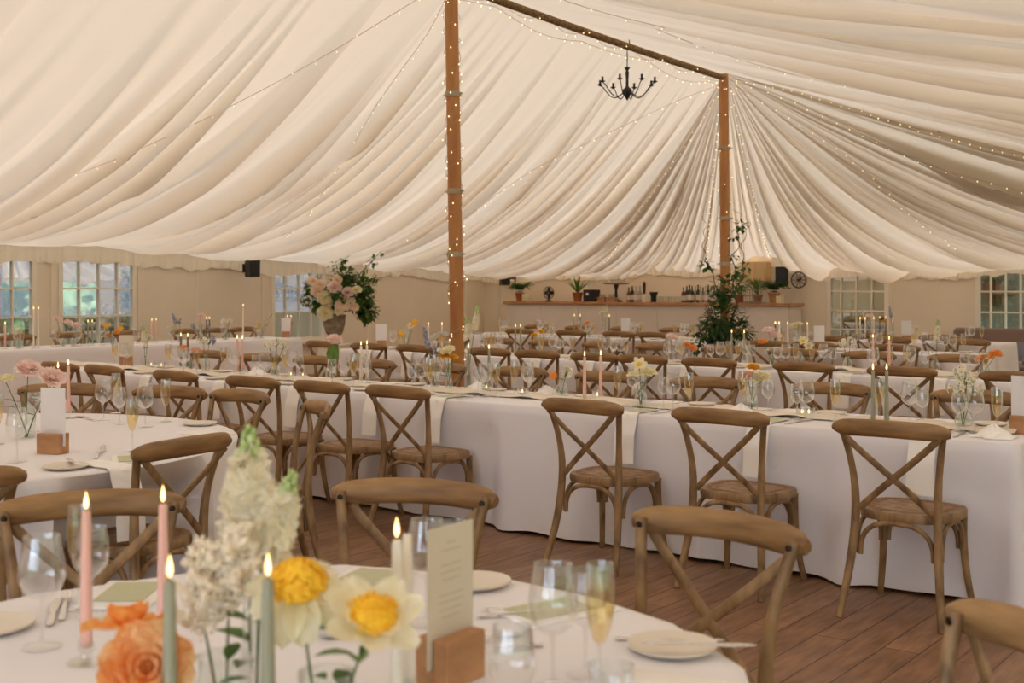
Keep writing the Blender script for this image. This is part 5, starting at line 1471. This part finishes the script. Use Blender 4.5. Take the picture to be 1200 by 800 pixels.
# ------------------------------------------------------------------ leafy arrangement at the farther pole
q = at_d(846, YH, 14.0); rnd = random.Random(9)
pedx, pedy = q.x, q.y
t = empty('plant_pedestal', (pedx, pedy, 0)); tag(t, 'dark pedestal under the leafy bush by the farther pole', 'pedestal')
part('column', MB().lathe([(.001, 0), (.16, 0), (.16, .03), (.05, .08), (.04, .5), (.12, .60), (.001, .60)], 18), M_IRON, t)
t = empty('leafy_bush', (pedx, pedy, .60)); tag(t, 'big dark green bush with trailing leaves before the bar', 'plant')
part('pot', MB().lathe([(.001, 0), (.10, 0), (.16, .2), (.15, .2), (.001, .18)], 18), M_STONE, t)
mb = MB(); foliage(mb, (0, 0, .50), .24, .22, .30, 420, .075, .024, rnd); foliage(mb, (-.20, .05, .32), .16, .12, .14, 150, .07, .022, rnd); foliage(mb, (.24, -.0, .36), .16, .12, .14, 140, .07, .022, rnd)
foliage(mb, (.03, .02, .85), .15, .15, .16, 120, .07, .022, rnd); foliage(mb, (-.33, 0, .22), .09, .09, .12, 60, .06, .02, rnd)
part('foliage', mb, M_LEAFD, t)
mb = MB()
for i in range(16):
    a = rnd.uniform(0, 2*PI); mb.tube([(0, 0, .18), (math.cos(a)*.08, math.sin(a)*.08, .4), (math.cos(a)*.2, math.sin(a)*.2, rnd.uniform(.5, .8))], .005, 5)
part('branches', mb, M_TWIG, t)
# twisted willow twigs rising along the pole
for k_, (px0, pts, lab) in enumerate(((838, [(846, 350), (838, 330), (828, 306), (824, 290), (825, 275), (827, 262), (823, 250)], 'left twisted willow branch beside farther pole'),
                                     (860, [(855, 350), (862, 325), (858, 300), (868, 285), (862, 270), (872, 262), (866, 250), (858, 244)], 'middle twisted willow branch beside farther pole'),
                                     (870, [(856, 350), (868, 330), (872, 310), (869, 290), (874, 272), (879, 262), (872, 250)], 'right twisted willow branch beside farther pole'))):
    Zt = 14.0; b0 = at_d(*pts[0], Zt)
    root = empty('willow_branch', b0); tag(root, lab, 'branch', 'willow branches by the pole')
    pp = []
    for i in range(len(pts)-1):
        for s_ in range(5):
            f_ = s_/5; x = pts[i][0]+(pts[i+1][0]-pts[i][0])*f_; y = pts[i][1]+(pts[i+1][1]-pts[i][1])*f_
            w_ = at_d(x+1.6*math.sin((i*5+s_)*1.1), y, Zt+.03*math.sin((i*5+s_)*.8)); pp.append(w_-b0)
    part('twig', MB().tube(pp, [.007-.005*i/len(pp) for i in range(len(pp))], 6), M_TWIG, root)
    lm_ = MB()
    spots = {0: [(828, 308), (830, 312), (825, 312)], 1: [(866, 266), (871, 264), (860, 277), (858, 300)], 2: [(873, 312), (862, 318), (868, 322)]}[k_]
    for (sx, sy) in spots:
        c = at_d(sx, sy, Zt)-b0; foliage(lm_, c, .06, .06, .05, 12, .06, .02, rnd)
    part('leaves', lm_, M_LEAFD, root)
# ------------------------------------------------------------------ tall flower urn by the left wall
ux, uy = -12.62, 12.25
t = empty('plinth', (ux, uy, 0)); tag(t, 'white plinth under the tall flower urn', 'plinth')
part('plinth_block', MB().box(-.17, .17, -.17, .17, 0, .62, .008), M_TRIM, t, False); part('plinth_cap', MB().box(-.19, .19, -.19, .19, .62, .65, .005), M_TRIM, t, False)
t = empty('stone_urn', (ux, uy, .65)); tag(t, 'stone urn holding the tall arrangement at the left wall', 'urn')
part('urn_body', MB().lathe([(.001, 0), (.09, 0), (.09, .02), (.045, .06), (.05, .09), (.12, .15), (.155, .28), (.165, .40), (.175, .41), (.165, .42), (.14, .40), (.001, .39)], 24), M_STONE, t)
t = empty('flower_arrangement', (ux, uy, 1.04)); tag(t, 'tall lush arrangement of blush roses and foliage in stone urn', 'flower arrangement')
Zu = proj((ux, uy, 1))[2]; rnd = random.Random(21); org = Vector((ux, uy, 1.04))
mb = MB(); br = MB()
for (px, py, r_, n_) in ((398, 345, .26, 260), (420, 350, .22, 200), (375, 352, .18, 130), (430, 365, .14, 90), (385, 362, .15, 90), (368, 335, .14, 60), (425, 335, .16, 90), (405, 322, .16, 80), (360, 350, .08, 30)):
    c = at_d(px, py, Zu+rnd.uniform(-.05, .05))-org; foliage(mb, c, r_, r_*.8, r_*.8, int(n_*1.7), .085, .032, rnd)
for (px, py, ln) in ((403, 303, 14), (448, 293, 10), (438, 305, 8), (441, 325, 8), (436, 352, 10), (440, 365, 8), (392, 310, 8), (430, 375, 8)):
    c = at_d(px, py, Zu)-org; br.tube([(0, 0, .02), c*.5+Vector((0, 0, .12)), c], .004, 5); foliage(mb, c, .07, .05, .07, ln*2, .055, .018, rnd)
    foliage(mb, c*.8+Vector((0, 0, .04)), .05, .05, .05, 8, .05, .018, rnd)
part('foliage', mb, M_LEAF, t); part('branches', br, M_TWIG, t)
for i, (px, py, kd, sc) in enumerate(((380, 349, 'rose_cream', 2.1), (381, 367, 'rose_cream', 2.3), (392, 337, 'peony_pink', 1.8), (402, 356, 'rose_blush', 2.5), (371, 341, 'rose_blush', 1.8), (366, 329, 'rose_blush', 1.6),
                                      (395, 328, 'rose_blush', 1.6), (408, 343, 'peony_pink', 1.5), (418, 340, 'rose_cream', 1.5), (376, 333, 'rose_blush', 1.5), (398, 364, 'rose_cream', 1.5), (415, 360, 'rose_blush', 1.5),
                                      (360, 352, 'cluster', 1.8), (402, 315, 'cluster', 1.8), (386, 355, 'rose_blush', 1.2), (412, 353, 'rose_cream', 1.2))):
    q = at_d(px, py, Zu-.22); mat_me = None
    key = 'bloom_'+kd
    if key not in PROTO:
        e = empty('bloom_tmp'); BLOOMS[kd](e); PROTO[key] = [(c.name.split('.')[0], c.data) for c in e.children]
        for c in list(e.children): bpy.data.objects.remove(c)
        bpy.data.objects.remove(e)
    dq = (Vector((-q.x, -q.y, 0)).normalized()+Vector((rnd.uniform(-.3, .3), rnd.uniform(-.3, .3), rnd.uniform(0, .7)))).to_track_quat('Z', 'Y').to_euler()
    for n_, me in PROTO[key]:
        o = mkobj('bloom' if n_ in ('bloom', 'blossoms', 'petals') else n_, me, t, q-org); o.rotation_euler = dq; o.scale = (sc,)*3

# ------------------------------------------------------------------ sofa and seats at the far right
sx0, sx1 = at_y(1112, 400, 18.2).x, at_y(1290, 400, 18.2).x
t = empty('sofa', ((sx0+sx1)/2, 18.2, 0)); tag(t, 'long taupe banquette sofa under the far right window', 'sofa'); h = (sx1-sx0)/2
part('seat_cushion', MB().box(-h, h, -.45, .18, .18, .45, .03), M_SOFA, t); part('backrest', MB().box(-h, h, .18, .40, .1, .86, .04), M_SOFA, t); part('plinth', MB().box(-h+.05, h-.05, -.38, .38, 0, .18), M_IRON, t, False)
for px, lb in ((1145, 'woven tub chair before the sofa, left'), (1190, 'grey tub chair before the sofa at the right picture edge')):
    q = at_y(px, 400, 16.9); q.z = 0; t = empty('tub_chair', q, .5); tag(t, lb, 'chair', 'tub chairs by the sofa')
    m_ = M_RUN if px < 1150 else M_GREYC
    def fn(a, b): an = PI*(-.12+1.24*a); return (.27*math.cos(an), .02+.25*math.sin(an), .40+.32*b)
    def fn2(a, b): an = PI*(-.12+1.24*a); return (.30*math.cos(an), .02+.28*math.sin(an), .38+.34*b)
    part('backrest', MB().grid(fn, 20, 5).grid(fn2, 20, 5), M_RATTAN if px < 1150 else M_GREYC, t); part('seat', MB().lathe([(.001, .38), (.26, .38), (.28, .41), (.26, .46), (.001, .47)], 20), m_, t)
    for sx in (-1, 1):
        for sy in (-1, 1): part('leg', MB().tube([(sx*.2, sy*.2, 0), (sx*.16, sy*.16, .39)], [.012, .018], 8), M_WOOD, t)

# ------------------------------------------------------------------ hedge outside the open right side (seen in the mirrors)
def hfn(a, b):
    y = -14+44*a; z = 4.6*b; q = mnoise.noise((y*.8, z*.8, 1))+.5*mnoise.noise((y*2.2, z*2.2, 5))
    return (11.5+1.2*q+.8*b*b, y, -.1+z+.7*mnoise.noise((y*.5, 3, 3))*b)
def hfn2(a, b):
    x, y, z = hfn(a, b); return (y*.6-3, 24+(x-11.5), z)
o = mkobj('hedge', MB().grid(hfn2, 120, 24).mesh('hedge', mat('hedge_leaf', srgb(120, 140, 96), .7, 'vary', c2=srgb(70, 90, 56), scale=5))); tag(o, 'green hedge outside beyond the end wall, reflected in the left windows', 'hedge')
o = mkobj('hedge', MB().grid(hfn, 160, 24).mesh('hedge', mat('hedge_leaf', srgb(120, 140, 96), .7, 'vary', c2=srgb(70, 90, 56), scale=5))); tag(o, 'green hedge outside, seen only as reflection in the left windows', 'hedge')

finish_labels()
